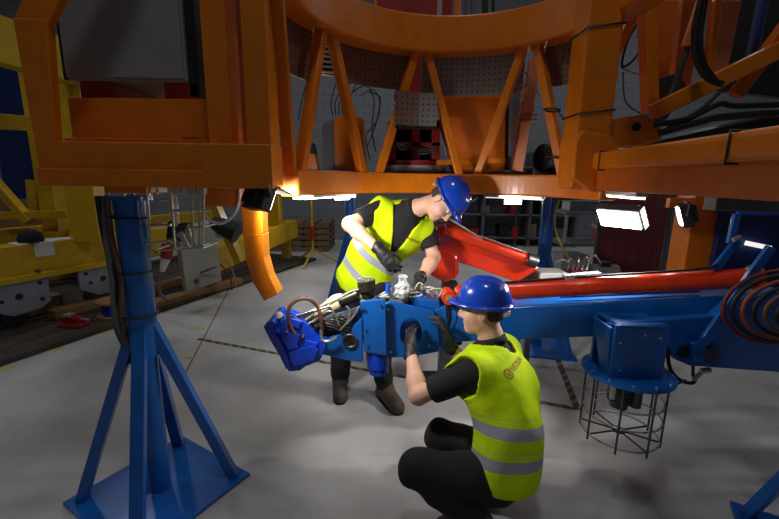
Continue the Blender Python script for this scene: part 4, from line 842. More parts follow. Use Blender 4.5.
# fore link
MB().pxprism([(316, 343), (332, 337), (345, 333), (362, 318), (363, 362), (348, 361), (320, 354)], PY-0.06, 0.03).build('fore_plate', 'blue', mn, 0.005)
MB().pxprism([(312, 322), (345, 312), (362, 306), (363, 345), (345, 350), (316, 345)], PY+0.10, 0.03).build('fore_plate', 'blue', mn, 0.005)
MB().pxprism([(312, 335), (360, 340), (360, 350), (318, 352)], PY-0.03, 0.13).build('fore_web', 'blue', mn, 0.004)
q = P(350, 341, PY-0.065); MB().cyl(q, q+V((0, 0.03, 0)), 0.045, n=18).build('fore_bearing', 'grease_steel', mn); MB().torus(q, 0.040, 0.008, (0, 1, 0), 20, 6).build('bearing_ring', 'dark_steel', mn)
MB().cyl(P(303, 322, PY+0.03), P(357, 294, PY+0.03), 0.034, n=18).build('tilt_cylinder', 'cream_cable', mn); MB().cyl(P(340, 302, PY+0.03), P(358, 294, PY+0.03), 0.040, n=18).build('tilt_gland', 'grease_steel', mn)
MB().cyl(P(308, 328, PY), P(345, 320, PY), 0.03, n=16).build('tilt_rod', 'grease_steel', mn)
MB().pxprism([(312, 326), (342, 318), (358, 312), (358, 336), (318, 342)], PY-0.02, 0.10).build('hose_bay', 'black', mn, 0.01)
for k in range(6): MB().tube(bez([P(308+3*k, 334-k, PY-0.05), P(320+3*k, 326-2*k, PY-0.06), P(334+2*k, 328-2*k, PY-0.065), P(346+k, 334-3*k, PY-0.065), P(356, 330-3*k, PY-0.04)]), 0.007, 8).build('hose', ['rubber', 'grease_steel'][k % 2], mn)
# clamp tool
J0 = PY-0.1
MB().pxprism([(279, 322), (291, 316), (304, 322), (318, 338), (326, 347), (320, 361), (305, 367), (300, 371), (288, 372), (284, 356), (281, 340)], J0, 0.05).build('clamp_cheek', 'blue_bright', mn, 0.008)
MB().pxprism([(276, 318), (290, 311), (306, 318), (322, 340), (318, 356), (300, 366), (286, 366), (280, 340)], J0+0.18, 0.05).build('clamp_cheek', 'blue_bright', mn, 0.008)
MB().pxprism([(263, 327), (267, 322), (273, 321), (275, 326), (273, 330), (280, 340), (286, 352), (291, 368), (286, 370), (279, 356), (270, 341)], J0-0.02, 0.27).build('clamp_jaw', 'blue_bright', mn, 0.008)
MB().pxprism([(287, 352), (312, 346), (318, 350), (314, 361), (294, 367)], J0-0.025, 0.02).build('clamp_plate', 'blue_bright', mn, 0.004)
MB().pxprism([(284, 326), (300, 322), (318, 340), (318, 352), (300, 362), (288, 352)], J0+0.04, 0.15).build('clamp_recess_shade', 'black', mn, 0.006)  # black block stands in for the shade in the gap between the cheeks
MB().pxprism([(283, 338), (292, 330), (300, 336), (296, 348), (288, 352)], J0-0.03, 0.035).build('clamp_lug', 'blue_bright', mn, 0.006)
MB().pxprism([(305, 340), (318, 344), (315, 351), (303, 348)], J0-0.02, 0.025).build('clamp_lug', 'blue_bright', mn, 0.005)
MB().pxprism([(290, 318), (302, 322), (298, 329), (288, 325)], J0-0.015, 0.06).build('clamp_bridge', 'blue_bright', mn, 0.005)
MB().cyl(P(297, 336, J0-0.02), P(297, 336, J0-0.02)+V((0, 0.26, 0)), 0.028, n=18).build('clamp_shaft', 'dark_steel', mn)
MB().cyl(P(279, 315, J0+0.06), P(283, 318, J0+0.16), 0.022, n=14).build('roller', 'steel', mn)
for p in ((288, 330), (303, 335), (308, 352), (293, 359), (297, 345)): q = P(*p, J0); MB().cyl(q-V((0, 0.02, 0)), q+V((0, 0.004, 0)), 0.010, n=6).build('clamp_bolt', 'steel', mn)
MB().box(P(300, 326, J0+0.10), (0.09, 0.12, 0.05), Matrix.Rotation(0.5, 3, 'Y')).build('manifold', 'grease_steel', mn, 0.006)
for p, q in (((293, 322), (313, 312)), ((299, 330), (318, 318)), ((296, 316), (330, 306))): MB().cyl(P(*p, J0+0.04), P(*q, J0+0.08), 0.009, n=10).build('fitting', 'steel', mn)
MB().tube(bez([P(296, 336, J0-0.02), P(289, 322, J0-0.03), P(289, 308, J0-0.04), P(297, 300, J0-0.03), P(308, 299, J0-0.02), P(317, 306, J0), P(321, 320, J0), P(322, 334, J0+0.01)]), 0.011).build('arched_hose', 'brown_hose', mn)
MB().tube(bez([P(321, 330, J0), P(322, 340, J0), P(329, 341, J0), P(337, 337, J0)]), 0.009).build('hose_end', 'steel', mn)
for k in range(6):
    MB().tube(bez([P(300+2*k, 316+k, PY-0.02+0.02*k), P(318+k, 307-k*0.5, PY-0.01+0.015*k), P(335, 300-k, PY+0.01*k), P(352, 291+k*0.8, PY+0.01*k), P(362, 289+k, PY+0.01*k)]), 0.005, 6).build('thin_line', ['cream_cable', 'steel', 'white_plastic'][k % 3], mn)
for pts in (((314, 322), (326, 312), (334, 313), (339, 325)), ((340, 330), (347, 322), (350, 312), (346, 306)), ((340, 330), (352, 318), (360, 306))): MB().tube(bez([P(x, y, PY-0.07) for x, y in pts]), 0.006, 8).build('steel_line', 'steel', mn)
for k in range(9):
    x = 384+5*k; MB().tube(bez([P(372+2*k, 297, PY+0.02), P(x, 298-(k*5) % 11, PY+0.04), P(x+10, 291-(k*7) % 9, PY+0.05), P(x+18, 296-(k % 3)*3, PY+0.06), P(min(x+24, 436), 301, PY+0.06)]), 0.005, 6).build('thin_line', ['steel', 'white_plastic', 'cream_cable'][k % 3], mn)
for x, y in ((404, 296), (418, 289), (424, 293), (396, 297)): q = P(x, y, PY+0.04); MB().cyl(q, q+V((0.02, -0.03, 0.02)), 0.016, n=12).build('fitting', ['dark_steel', 'steel'][int(x) % 2], mn)
bt = thing('clear_bag', 'crumpled clear plastic bag of fittings on top of the blue side plate', 'bag', P(402, 296, PY+0.02))
mb = MB(); cc = P(401, 287, PY+0.02); n, m_ = 14, 9; vs = []
for j in range(m_):
    h = j/(m_-1); r0 = (0.035, 0.042, 0.045, 0.04, 0.036, 0.03, 0.022, 0.026, 0.034)[j]
    for i in range(n): a = 2*math.pi*i/n; rr = r0*(1+0.25*random.uniform(-1, 1)); vs.append(cc+V((rr*math.cos(a)+0.02*h*math.sin(3*h), rr*math.sin(a), -0.06+0.13*h)))
mb.add(vs, [(j*n+i, j*n+(i+1) % n, (j+1)*n+(i+1) % n, (j+1)*n+i) for j in range(m_-1) for i in range(n)]+[tuple(range(n-1, -1, -1))]); 
gm = bpy.data.materials.new('clear_film'); gm.use_nodes = True; g = gm.node_tree.nodes['Principled BSDF']; g.inputs['Base Color'].default_value = (0.9, 0.92, 0.95, 1); g.inputs['Roughness'].default_value = 0.15; g.inputs['Alpha'].default_value = 0.45
M['film'] = gm; mb.build('film', 'film', bt)
for k in range(5): q = cc+V((random.uniform(-.02, .02), random.uniform(-.02, .02), -0.045+0.014*k)); MB().cyl(q, q+V((0.02, 0.01, 0.012)), 0.010, n=6).build('fitting', 'white_plastic', bt)
tag(MB().cyl(P(388, 293, PY), P(388, 283, PY), 0.018, 0.014, n=14).build('blue_bottle_cap', 'spool_blue'), 'small bright blue protective cap on the manipulator beside the clear bag', 'cap')

# ================================================================= caged lamp under the boom
cl_ = thing('caged_lamp', 'wire-caged lamp under a round blue disc hanging from the boom', 'lamp', P(627, 440, 2.0))
dc = P(627, 371, 2.0); RD = 0.225; zb_ = P(627, 430, 2.0).z
MB().cyl(dc-V((0, 0, 0.008)), dc+V((0, 0, 0.008)), RD, n=48).build('disc', 'blue', cl_, 0.003)
for k in range(12): a = R_(30*k+8); q = dc+V((0.205*math.cos(a), 0.205*math.sin(a), 0.008)); MB().cyl(q, q+V((0, 0, 0.010)), 0.008, n=6).build('disc_bolt', 'steel', cl_)
a, b = P(613, 350, 1.9).x, P(667, 350, 1.9).x; zt_ = P(640, 324, 1.93).z
MB().box2((a, 1.90, dc.z+0.008), (b, 1.92, zt_)).build('bracket_plate', 'blue', cl_, 0.003); MB().box2((a, 2.09, dc.z+0.008), (b, 2.11, zt_-0.01)).build('bracket_plate', 'blue', cl_, 0.003)
MB().box2((b-0.02, 1.92, dc.z+0.008), (b, 2.09, zt_-0.02)).build('bracket_web', 'blue', cl_, 0.003); MB().box2((a+0.02, 1.90, zt_-0.02), (b, 2.11, zt_)).build('bracket_top', 'blue', cl_, 0.003)
MB().hexa([V((a-0.002, 1.92, dc.z+0.008)), V((a+0.01, 1.92, dc.z+0.008)), V((a+0.01, 1.99, dc.z+0.008)), V((a-0.002, 1.99, dc.z+0.008))], [V((a-0.02, 1.92, zt_-0.02)), V((a, 1.92, zt_-0.02)), V((a, 2.09, zt_-0.02)), V((a-0.02, 2.09, zt_-0.02))]).build('bracket_web', 'blue', cl_, 0.002)
for px, py in ((619, 370), (620, 343), (645, 335), (660, 338)): q = P(px, py, 1.90); MB().cyl(q-V((0, 0.008, 0)), q+V((0, 0.004, 0)), 0.006, n=6).build('bolt', 'steel', cl_)
RC_ = 0.195
for k in range(8): a_ = R_(45*k+12); e = V((RC_*math.cos(a_), RC_*math.sin(a_), 0)); MB().tube([dc+e, V((dc.x, dc.y, zb_-0.03))+e], 0.0055, 8).build('cage_bar', 'dark_steel', cl_)
for z in (0.02, 0.40, 0.68, 1.0): MB().torus((dc.x, dc.y, dc.z+(zb_-dc.z)*z), RC_-0.005, 0.005, n=48, k=8).build('cage_ring', 'steel', cl_)
for k in range(8): a_ = R_(45*k+12); MB().tube([V((dc.x, dc.y, zb_)), V((dc.x+RC_*math.cos(a_), dc.y+RC_*math.sin(a_), zb_))], 0.005, 6).build('spoke', 'dark_steel', cl_)
MB().torus((dc.x, dc.y, zb_), 0.03, 0.006, n=20, k=6).build('hub_ring', 'dark_steel', cl_)
mb = MB(); prof = [(0.0, 0)]
for k in range(7): prof += [(0.05, -0.012-0.022*k), (0.062, -0.016-0.022*k), (0.062, -0.028-0.022*k), (0.05, -0.030-0.022*k)]
prof += [(0.045, -0.20), (0.0, -0.20)]; mb.lathe(dc-V((0.02, 0, 0.01)), prof, 28); mb.build('lamp_body', 'dark_steel', cl_)
MB().cyl(dc-V((0.07, 0.02, 0.02)), dc-V((0.07, 0.02, 0.15)), 0.018, n=12).build('side_lamp', 'steel', cl_); MB().cyl(dc-V((-0.05, 0.03, 0.01)), dc-V((-0.05, 0.03, 0.19)), 0.03, n=16).build('side_lamp', 'dark_steel', cl_)
tag(MB().tube(bez([P(667, 346, 1.99), P(670, 368, 1.99), P(680, 380, 1.99), P(692, 383, 1.99), P(696, 377, 1.99)]), 0.010).build('lamp_cable', 'rubber'), 'black cable looping from the lamp bracket to the boom', 'cable')
tag(MB().tube(bez([P(664, 385, 1.99), P(674, 385, 1.98), P(686, 380, 1.98)]), 0.006).build('lamp_cable', 'rubber'), 'thin black cable from the blue disc to the hydraulic fitting', 'cable')
ft = thing('hose_fitting', 'small steel hose fittings hanging below the boom root plate', 'fitting', P(700, 374, 1.99))
MB().cyl(P(693, 380, 1.99), P(703, 371, 1.99), 0.012, n=10).build('elbow', 'steel', ft); MB().cyl(P(700, 371, 1.99), P(710, 370, 1.99), 0.015, n=6).build('nut', 'steel', ft); MB().cyl(P(693, 366, 1.99), P(693, 376, 1.99), 0.008, n=8).build('stem', 'black', ft)

# ================================================================= people
class Field:                    # signed distance grid, meshed by surface nets
    def __init__(s, lo, hi, h):
        s.h = h; s.lo = np.array(lo, float); s.n = np.ceil((np.array(hi)-s.lo)/h).astype(int)+1
        s.d = np.full(s.n, 0.5, np.float32)
    def sub(s, lo, hi):
        a = np.maximum(np.floor((np.array(lo)-s.lo)/s.h).astype(int), 0); b = np.minimum(np.ceil((np.array(hi)-s.lo)/s.h).astype(int)+1, s.n)
        if (b <= a).any(): return None, None
        sl = tuple(slice(a[i], b[i]) for i in range(3))
        g = np.meshgrid(*[s.lo[i]+s.h*np.arange(a[i], b[i]) for i in range(3)], indexing='ij')
        return sl, np.stack(g, -1).astype(np.float32)
    def all(s): return s.sub(s.lo, s.lo+s.h*s.n)
    def merge(s, sl, v, k):
        d = s.d[sl]
        if k > 0:
            hh = np.clip(0.5+0.5*(d-v)/k, 0, 1); s.d[sl] = d*(1-hh)+v*hh-k*hh*(1-hh)
        else: s.d[sl] = np.minimum(d, v)
    def cone(s, a, b, ra, rb, k=0.02, flat=None, cut=False):
        a = np.array(a, np.float32); b = np.array(b, np.float32); m = max(ra, rb)*(flat[1] if flat and flat[1] > 1 else 1)+k+3*s.h+0.02
        sl, p = s.sub(np.minimum(a, b)-m, np.maximum(a, b)+m)
        if sl is None: return
        sc = 1.0
        if flat:
            n = np.array(flat[0], np.float32); n /= np.linalg.norm(n); f = flat[1]; ab = b-a; c = (a+b)/2
            q = p-a; L2 = ab @ ab
            t0 = np.clip((q @ ab)/max(L2, 1e-9), 0, 1); off = q-t0[..., None]*ab; al = off @ n
            off = off+(al*(1/f-1))[..., None]*n; v = np.linalg.norm(off, axis=-1)-(ra+(rb-ra)*t0); v *= min(1.0, f)
        else:
            ab = b-a; q = p-a; t0 = np.clip((q @ ab)/max(ab @ ab, 1e-9), 0, 1); v = np.linalg.norm(q-t0[..., None]*ab, axis=-1)-(ra+(rb-ra)*t0)
        if cut: s.d[sl] = np.maximum(s.d[sl], -v)
        else: s.merge(sl, v, k)
    def ell(s, c, r, ax, k=0.02, cut=False):
        c = np.array(c, np.float32); ax = np.array(ax, np.float32); r = np.array(r, np.float32); m = r.max()+k+3*s.h+0.01
        sl, p = s.sub(c-m, c+m)
        if sl is None: return
        q = (p-c) @ ax.T; k0 = np.linalg.norm(q/r, axis=-1); k1 = np.linalg.norm(q/(r*r), axis=-1)
        v = k0*(k0-1)/np.maximum(k1, 1e-6)
        if cut: s.d[sl] = np.maximum(s.d[sl], -v)
        else: s.merge(sl, v, k)
    def plane(s, pt, n):        # keep the side behind the normal
        sl, p = s.all(); n = np.array(n, np.float32); n /= np.linalg.norm(n); s.d[sl] = np.maximum(s.d[sl], (p-np.array(pt, np.float32)) @ n)
    def wrinkle(s, amp, freq, seed, stretch=(1, 1, 1)):
        sl, p = s.all(); rng = np.random.RandomState(seed); w = np.zeros(p.shape[:3], np.float32); act = np.abs(s.d) < 0.05; q = p[act]*np.array(stretch, np.float32)
        acc = np.zeros(len(q), np.float32)
        for i in range(9):
            k = rng.normal(size=3); k *= freq*(0.6+0.9*rng.rand())/np.linalg.norm(k); acc += np.sin(q @ k.astype(np.float32)+rng.rand()*6.3+1.5*np.sin(q @ (k[[1, 2, 0]]*0.5).astype(np.float32)))
        s.d[act] += amp*acc/3
    def mesh(s):
        d = s.d; n = np.array(d.shape); neg = d < 0
        cnt = np.zeros(n-1, np.int8)
        for i in (0, 1):
            for j in (0, 1):
                for k in (0, 1): cnt += neg[i:n[0]-1+i, j:n[1]-1+j, k:n[2]-1+k]
        act = (cnt > 0) & (cnt < 8); idx = np.full(n-1, -1, np.int64); c = np.argwhere(act); idx[act] = np.arange(len(c))
        acc = np.zeros((len(c), 3)); num = np.zeros(len(c))
        cor = [(i, j, k) for i in (0, 1) for j in (0, 1) for k in (0, 1)]
        vals = {o: d[c[:, 0]+o[0], c[:, 1]+o[1], c[:, 2]+o[2]] for o in cor}
        for o in cor:
            for ax in range(3):
                if o[ax]: continue
                e = list(o); e[ax] = 1; v0, v1 = vals[o], vals[tuple(e)]; mk = (v0 < 0) != (v1 < 0)
                t = np.where(mk, v0/np.where(mk, v0-v1, 1), 0); pos = np.tile(np.array(o, float), (len(c), 1)); pos[:, ax] += t
                acc[mk] += pos[mk]; num[mk] += 1
        vs = s.lo+s.h*(c+acc/num[:, None]); fs = []
        for ax in range(3):
            u, w = [(1, 2), (2, 0), (0, 1)][ax]
            a = [slice(1, n[i]-1) for i in range(3)]; a[ax] = slice(0, n[ax]-1); b = list(a); b[ax] = slice(1, n[ax])
            na, nb = neg[tuple(a)], neg[tuple(b)]
            for sign, mk in ((0, na & ~nb), (1, ~na & nb)):
                e = np.argwhere(mk)
                if not len(e): continue
                off = np.ones(3, int); off[ax] = 0; e = e+off
                def I(du, dw):
                    q = e.copy(); q[:, u] -= du; q[:, w] -= dw; return idx[q[:, 0], q[:, 1], q[:, 2]]
                quad = np.stack([I(1, 1), I(0, 1), I(0, 0), I(1, 0)], 1)
                fs.append(quad if sign == 0 else quad[:, ::-1])
        return vs, np.concatenate(fs)
def sdf_object(fd, name, m, parent, smooth_it=2, attr=None):
    vs, fs = fd.mesh(); fs = fs[(fs >= 0).all(1)]
    # light Laplacian smoothing
    e = np.concatenate([fs[:, [0, 1]], fs[:, [1, 2]], fs[:, [2, 3]], fs[:, [3, 0]]])
    for _ in range(smooth_it):
        acc = np.zeros_like(vs); nn = np.zeros(len(vs))
        np.add.at(acc, e[:, 0], vs[e[:, 1]]); np.add.at(acc, e[:, 1], vs[e[:, 0]]); np.add.at(nn, e[:, 0], 1); np.add.at(nn, e[:, 1], 1)
        vs = vs*0.5+0.5*acc/np.maximum(nn, 1)[:, None]
    org = np.array(wloc(parent)); me = bpy.data.meshes.new(name)
    me.vertices.add(len(vs)); me.vertices.foreach_set('co', (vs-org).astype(np.float32).ravel())
    me.loops.add(len(fs)*4); me.loops.foreach_set('vertex_index', fs.astype(np.int32).ravel())
    me.polygons.add(len(fs)); me.polygons.foreach_set('loop_start', (np.arange(len(fs))*4).astype(np.int32)); me.polygons.foreach_set('loop_total', np.full(len(fs), 4, np.int32))
    me.polygons.foreach_set('use_smooth', np.ones(len(fs), bool)); me.update(calc_edges=True); me.validate()
    me.materials.append(M[m])
    if attr is not None:
        at = me.attributes.new('band', 'FLOAT', 'POINT'); at.data.foreach_set('value', attr(vs).astype(np.float32))
    o = bpy.data.objects.new(name, me); COL.objects.link(o); o.parent = parent; return o
def nrm(v): v = np.array(v, float); return v/np.linalg.norm(v)
A = lambda *v: np.array(v, float)
def bounds(pts, m): p = np.array(pts); return p.min(0)-m, p.max(0)+m

def torso(fd, J, off=0.0, k=0.06):
    F, U, R = J['F'], J['U'], J['R']           # front, up, right of the chest
    fr = np.array
    fd.cone(J['pelvis'], J['waist'], 0.145+off, 0.140+off, k, (J['Fp'], 0.76))
    fd.cone(J['waist'], J['chest'], 0.140+off, 0.160+off, k, (F, 0.74))
    fd.cone(J['chest']+R*0.05, J['chest']-R*0.05, 0.125+off, 0.125+off, k, (F, 0.9))
    fd.cone(J['rsh']-R*0.02, J['lsh']+R*0.02, 0.068+off, 0.068+off, k)
    fd.cone((J['rsh']+J['lsh'])/2, J['neck'], 0.095+off, 0.062+off*0.6, k)
def arm(fd, J, s, off=0.0, end=1.0, k=0.03):
    sh, el, wr = J[s+'sh'], J[s+'el'], J[s+'wr']
    fd.cone(sh, sh+(el-sh)*min(end, 1.0), 0.056+off, (0.056+(0.043-0.056)*min(end, 1))+off, k)
    if end >= 1.0:
        m = el+(wr-el)*0.3; fd.cone(el, m, 0.043, 0.046, k); fd.cone(m, wr, 0.046, 0.029, k)
def legs(fd, J, off=0.0, k=0.04):
    for s in 'rl':
        fd.cone(J[s+'hip'], J[s+'kn'], 0.092+off, 0.062+off, k); m = J[s+'kn']+(J[s+'an']-J[s+'kn'])*0.35
        fd.cone(J[s+'kn'], m, 0.060+off, 0.060+off, k); fd.cone(m, J[s+'an']+(J[s+'kn']-J[s+'an'])*(0.12 if off > 0 else 0), 0.060+off, 0.042+off*1.5, k)
def head(fd, J):
    c, f, u = J['head'], J['hf'], J['hu']; r = np.cross(f, u); ax = np.array([r, f, u]); L = lambda x, y, z: c+r*x+f*y+u*z
    fd.ell(L(0, -0.012, 0.045), (0.076, 0.098, 0.085), ax, 0.02); fd.ell(L(0, 0.030, -0.025), (0.062, 0.070, 0.095), ax, 0.03)
    fd.cone(L(0, 0.068, -0.092), L(0, 0.072, -0.098), 0.026, 0.024, 0.03); fd.cone(L(-0.045, 0.02, -0.075), L(-0.018, 0.07, -0.098), 0.024, 0.02, 0.03); fd.cone(L(0.045, 0.02, -0.075), L(0.018, 0.07, -0.098), 0.024, 0.02, 0.03)
    for sx in (-1, 1):
        fd.ell(L(sx*0.034, 0.106, 0.012), (0.019, 0.016, 0.014), ax, 0, True)
        fd.cone(L(sx*0.016, 0.094, 0.032), L(sx*0.045, 0.082, 0.030), 0.010, 0.008, 0.01); fd.ell(L(sx*0.040, 0.062, -0.030), (0.028, 0.030, 0.028), ax, 0.03); fd.ell(L(sx*0.042, 0.022, -0.045), (0.028, 0.055, 0.050), ax, 0.03)
        fd.ell(L(sx*0.083, -0.010, -0.004), (0.013, 0.023, 0.036), ax, 0.004); fd.ell(L(sx*0.099, -0.004, -0.002), (0.010, 0.012, 0.021), ax, 0, True)
    fd.cone(L(0, 0.096, 0.022), L(0, 0.120, -0.028), 0.009, 0.014, 0.012); fd.cone(L(-0.012, 0.105, -0.034), L(0.012, 0.105, -0.034), 0.010, 0.010, 0.008)
    fd.cone(L(-0.018, 0.093, -0.062), L(0.018, 0.093, -0.062), 0.009, 0.009, 0.008); fd.cone(L(-0.015, 0.091, -0.073), L(0.015, 0.091, -0.073), 0.009, 0.009, 0.008)
    fd.cone(J['neck']-u*0.0, c+f*-0.018-u*0.04, 0.060, 0.056, 0.03)
def head_parts(J, root):
    c, f, u = J['head'], J['hf'], J['hu']; r = np.cross(f, u); L = lambda x, y, z: V(c+r*x+f*y+u*z)
    for sx in (-1, 1):
        e = MB().sphere(L(sx*0.033, 0.084, 0.012), 0.013, 12, 8).build('eye', 'eye_white', root); MB().sphere(L(sx*0.033, 0.0945, 0.008), 0.0055, 8, 6).build('iris', 'eye_dark', e)
        MB().tube([L(sx*0.014, 0.103, 0.034), L(sx*0.032, 0.100, 0.041), L(sx*0.050, 0.088, 0.036)], 0.005, 6).build('eyebrow', 'hair', root)
    MB().tube([L(-0.022, 0.098, -0.067), L(0, 0.104, -0.066), L(0.022, 0.098, -0.067)], 0.0045, 6).build('lips', 'lip', root)
    # short hair: shell below the helmet rim
    lo, hi = bounds([c], 0.15); fd = Field(lo, hi, 0.005); ax = np.array([r, f, u]); Ln = lambda x, y, z: c+r*x+f*y+u*z
    fd.ell(Ln(0, -0.016, 0.045), (0.081, 0.102, 0.090), ax, 0); fd.ell(Ln(0, -0.05, -0.02), (0.070, 0.055, 0.055), ax, 0.02)
    fd.plane(Ln(0, 0.052, 0), f); 
    sl, p = fd.all(); q = (p-c) @ ax.T; fd.d[sl] = np.maximum(fd.d[sl], -(q[..., 2]+0.045+np.clip(q[..., 1]+0.01, 0, 1)*1.4)); 
    for sx in (-1, 1): fd.ell(Ln(sx*0.085, 0.0, -0.01), (0.03, 0.026, 0.04), ax, 0, True)
    sdf_object(fd, 'hair', 'hair', root, 1)
    # hard hat: dome with ridges, peak and rim, sits on the crown
    hc = Ln(0, -0.010, 0.045); tilt = nrm(u*1.0-f*0.10); hf = nrm(f-tilt*(f @ tilt)); hr = np.cross(hf, tilt); H = lambda x, y, z: V(hc+hr*x+hf*y+tilt*z)
    mb = MB(); n, m_ = 48, 14; vs = []
    for j in range(m_+1):
        ph = math.pi/2*j/m_; rr = math.cos(ph)**0.82; z = math.sin(ph)**0.95*0.128
        for i in range(n):
            a = 2*math.pi*i/n; x, y = 0.112*rr*math.cos(a), 0.137*rr*math.sin(a)
            bump = 0.008*max(0, 1-abs(x)/0.022)*math.sin(ph) + 0.004*max(0, 1-abs(abs(x)-0.045)/0.012)*math.sin(ph)*math.cos(ph)
            vs.append(H(x, y, z+bump+0.004))
    fs = [(j*n+i, j*n+(i+1) % n, (j+1)*n+(i+1) % n, (j+1)*n+i) for j in range(m_) for i in range(n)]
    mb.add(vs, fs, True); hat = mb.build('hard_hat', 'helmet_blue', root)
    mb = MB(); vs = []
    for i in range(n):
        a = 2*math.pi*i/n; ca, sa = math.cos(a), math.sin(a); pk = max(0, sa)**3*0.042; drop = -0.010-max(0, sa)**3*0.012
        vs += [H(0.110*ca, 0.135*sa, 0.012), H((0.122+pk*0.2)*ca, (0.149+pk)*sa, 0.002+drop*0.6), H((0.123+pk*0.2)*ca, (0.150+pk)*sa, -0.004+drop*0.6), H(0.106*ca, 0.131*sa, -0.002)]
    mb.add(vs, [(i*4+k, ((i+1) % n)*4+k, ((i+1) % n)*4+(k+1) % 4, i*4+(k+1) % 4) for i in range(n) for k in range(4)], True); mb.build('brim', 'helmet_blue', hat)
    mb = MB(); pts = [H(0.100*math.cos(a), 0.125*math.sin(a)-0.004, -0.014-0.02*max(0, -math.sin(a))) for a in [math.pi*1.28+math.pi*0.44*k/16 for k in range(17)]]
    for i in range(16): mb.add([pts[i], pts[i+1], pts[i+1]-V(tilt)*0.022, pts[i]-V(tilt)*0.022], [(0, 1, 2, 3)], True)
    o = mb.build('headband', 'white_plastic', hat); sd = o.modifiers.new('solid', 'SOLIDIFY'); sd.thickness = 0.004
    return hat
def glove(J, s, root, fdir, pn, curl, spread=0.10, thumb_side=1, name='glove'):
    # fdir: wrist -> knuckles, pn: the way the palm faces
    w = J[s+'wr']; d = nrm(fdir); n = nrm(np.array(pn)-d*(np.array(pn) @ d)); x = np.cross(d, n)*thumb_side   # x points to the thumb side
    pts = [w, w+d*0.2+n*0.08, w+d*0.2-n*0.05, w+x*0.1, w-x*0.1, w-d*0.07]
    lo, hi = bounds(pts, 0.05); fd = Field(lo, hi, 0.0038)
    fd.cone(w-d*0.045, w+d*0.01, 0.038, 0.034, 0.01); fd.cone(w+d*0.01, w+d*0.045, 0.034, 0.036, 0.02, (n, 0.7))
    kn = [w+d*0.092+x*0.030, w+d*0.096+x*0.010, w+d*0.092-x*0.011, w+d*0.082-x*0.031]
    for kk in kn: fd.cone(w+d*0.03+(kk-w-d*0.09)*0.6, kk, 0.021, 0.0135, 0.014, (n, 0.85))
    ln = [(0.045, 0.028, 0.024), (0.050, 0.031, 0.025), (0.046, 0.029, 0.024), (0.036, 0.022, 0.021)]
    for i, kk in enumerate(kn):
        a = 0.0; p = kk; sp = (1.5-i)*spread
        for j in range(3):
            a += curl[j]; dd = nrm((d*math.cos(sp)+x*math.sin(sp))*math.cos(a)+n*math.sin(a)); q = p+dd*ln[i][j]
            fd.cone(p, q, 0.0115-0.001*j, 0.0105-0.001*j, 0.004); p = q
    t0 = w+d*0.03+x*0.026; t1 = t0+nrm(d*0.55+x*0.6+n*0.45)*0.045; t2 = t1+nrm(d*0.75+x*0.15+n*0.6)*0.034; t3 = t2+nrm(d*0.8-x*0.15+n*0.6)*0.028
    fd.cone(t0, t1, 0.018, 0.0135, 0.012); fd.cone(t1, t2, 0.0128, 0.0115, 0.004); fd.cone(t2, t3, 0.0115, 0.010, 0.004)
    fd.wrinkle(0.0010, 160, 3)
    g = sdf_object(fd, name, 'glove', root, 1)
    c0, c1 = w-d*0.050, w-d*0.026
    MB().cyl(V(c0), V(c1), 0.043, n=20).build('cuff', 'black', g, 0.003)
    return g
def vest(J, root, neckcut=0.10, bands=((0.06, 0.115), (0.22, 0.275)), vneck=True, hem=0.10, seed=1):
    ctl = [J[k] for k in ('pelvis', 'waist', 'chest', 'rsh', 'lsh', 'neck')]; lo, hi = bounds(ctl, 0.27); fd = Field(lo, hi, 0.0065)
    torso(fd, J, 0.034)
    fd.cone(J['pelvis']-nrm(J['waist']-J['pelvis'])*0.02, J['waist'], 0.19, 0.17, 0.05, (J['Fp'], 0.86))
    for s in 'rl': fd.cone(J[s+'sh'], J[s+'sh']+(J[s+'el']-J[s+'sh'])*0.2, 0.098, 0.09, 0.04)
    fd.wrinkle(0.006, 24, seed, (1, 1, 0.7))
    F, U, R = J['F'], J['U'], J['R']
    for s, g in (('r', 1), ('l', -1)):
        a = J[s+'sh']; ad = nrm(J[s+'el']-J[s+'sh']); fd.cone(a+R*g*0.055+ad*0.02, a+R*g*0.10+ad*0.30, 0.088, 0.10, 0, None, True); fd.cone(a+R*g*0.10+U*0.04, a+R*g*0.30+U*0.02, 0.095, 0.16, 0, None, True)
    fd.cone(J['neck']-U*0.06, J['neck']+U*0.3, neckcut-0.008, neckcut+0.03, 0, None, True)
    if vneck:
        sl, p = fd.all(); q = p-J['chest']; x = q @ R; y = q @ U; z = q @ F
        w = np.clip((y+0.16)*0.27, 0, 0.10); v = np.where(z > 0.0, w-np.abs(x-0.01), -1); fd.d[sl] = np.where((v > 0) & (y > -0.18), np.maximum(fd.d[sl], v), fd.d[sl])
    Up = nrm(J['waist']-J['pelvis']); fd.plane(J['pelvis']-Up*hem, -Up)
    def attr(vs):
        # piecewise height along the spine, 0..1 inside a reflective band
        q = vs-J['pelvis']; t = q @ nrm(J['bax']) if 'bax' in J else q @ nrm(J['chest']-J['pelvis'])*0.6+(q @ Up)*0.4
        out = np.full(len(vs), -1.0)
        for a, b in bands:
            m = (t > a-0.03) & (t < b+0.03); out[m] = ((t-a)/(b-a))[m]
        return out
    return sdf_object(fd, 'hi_vis_vest', 'hi_vis', root, 4, attr)
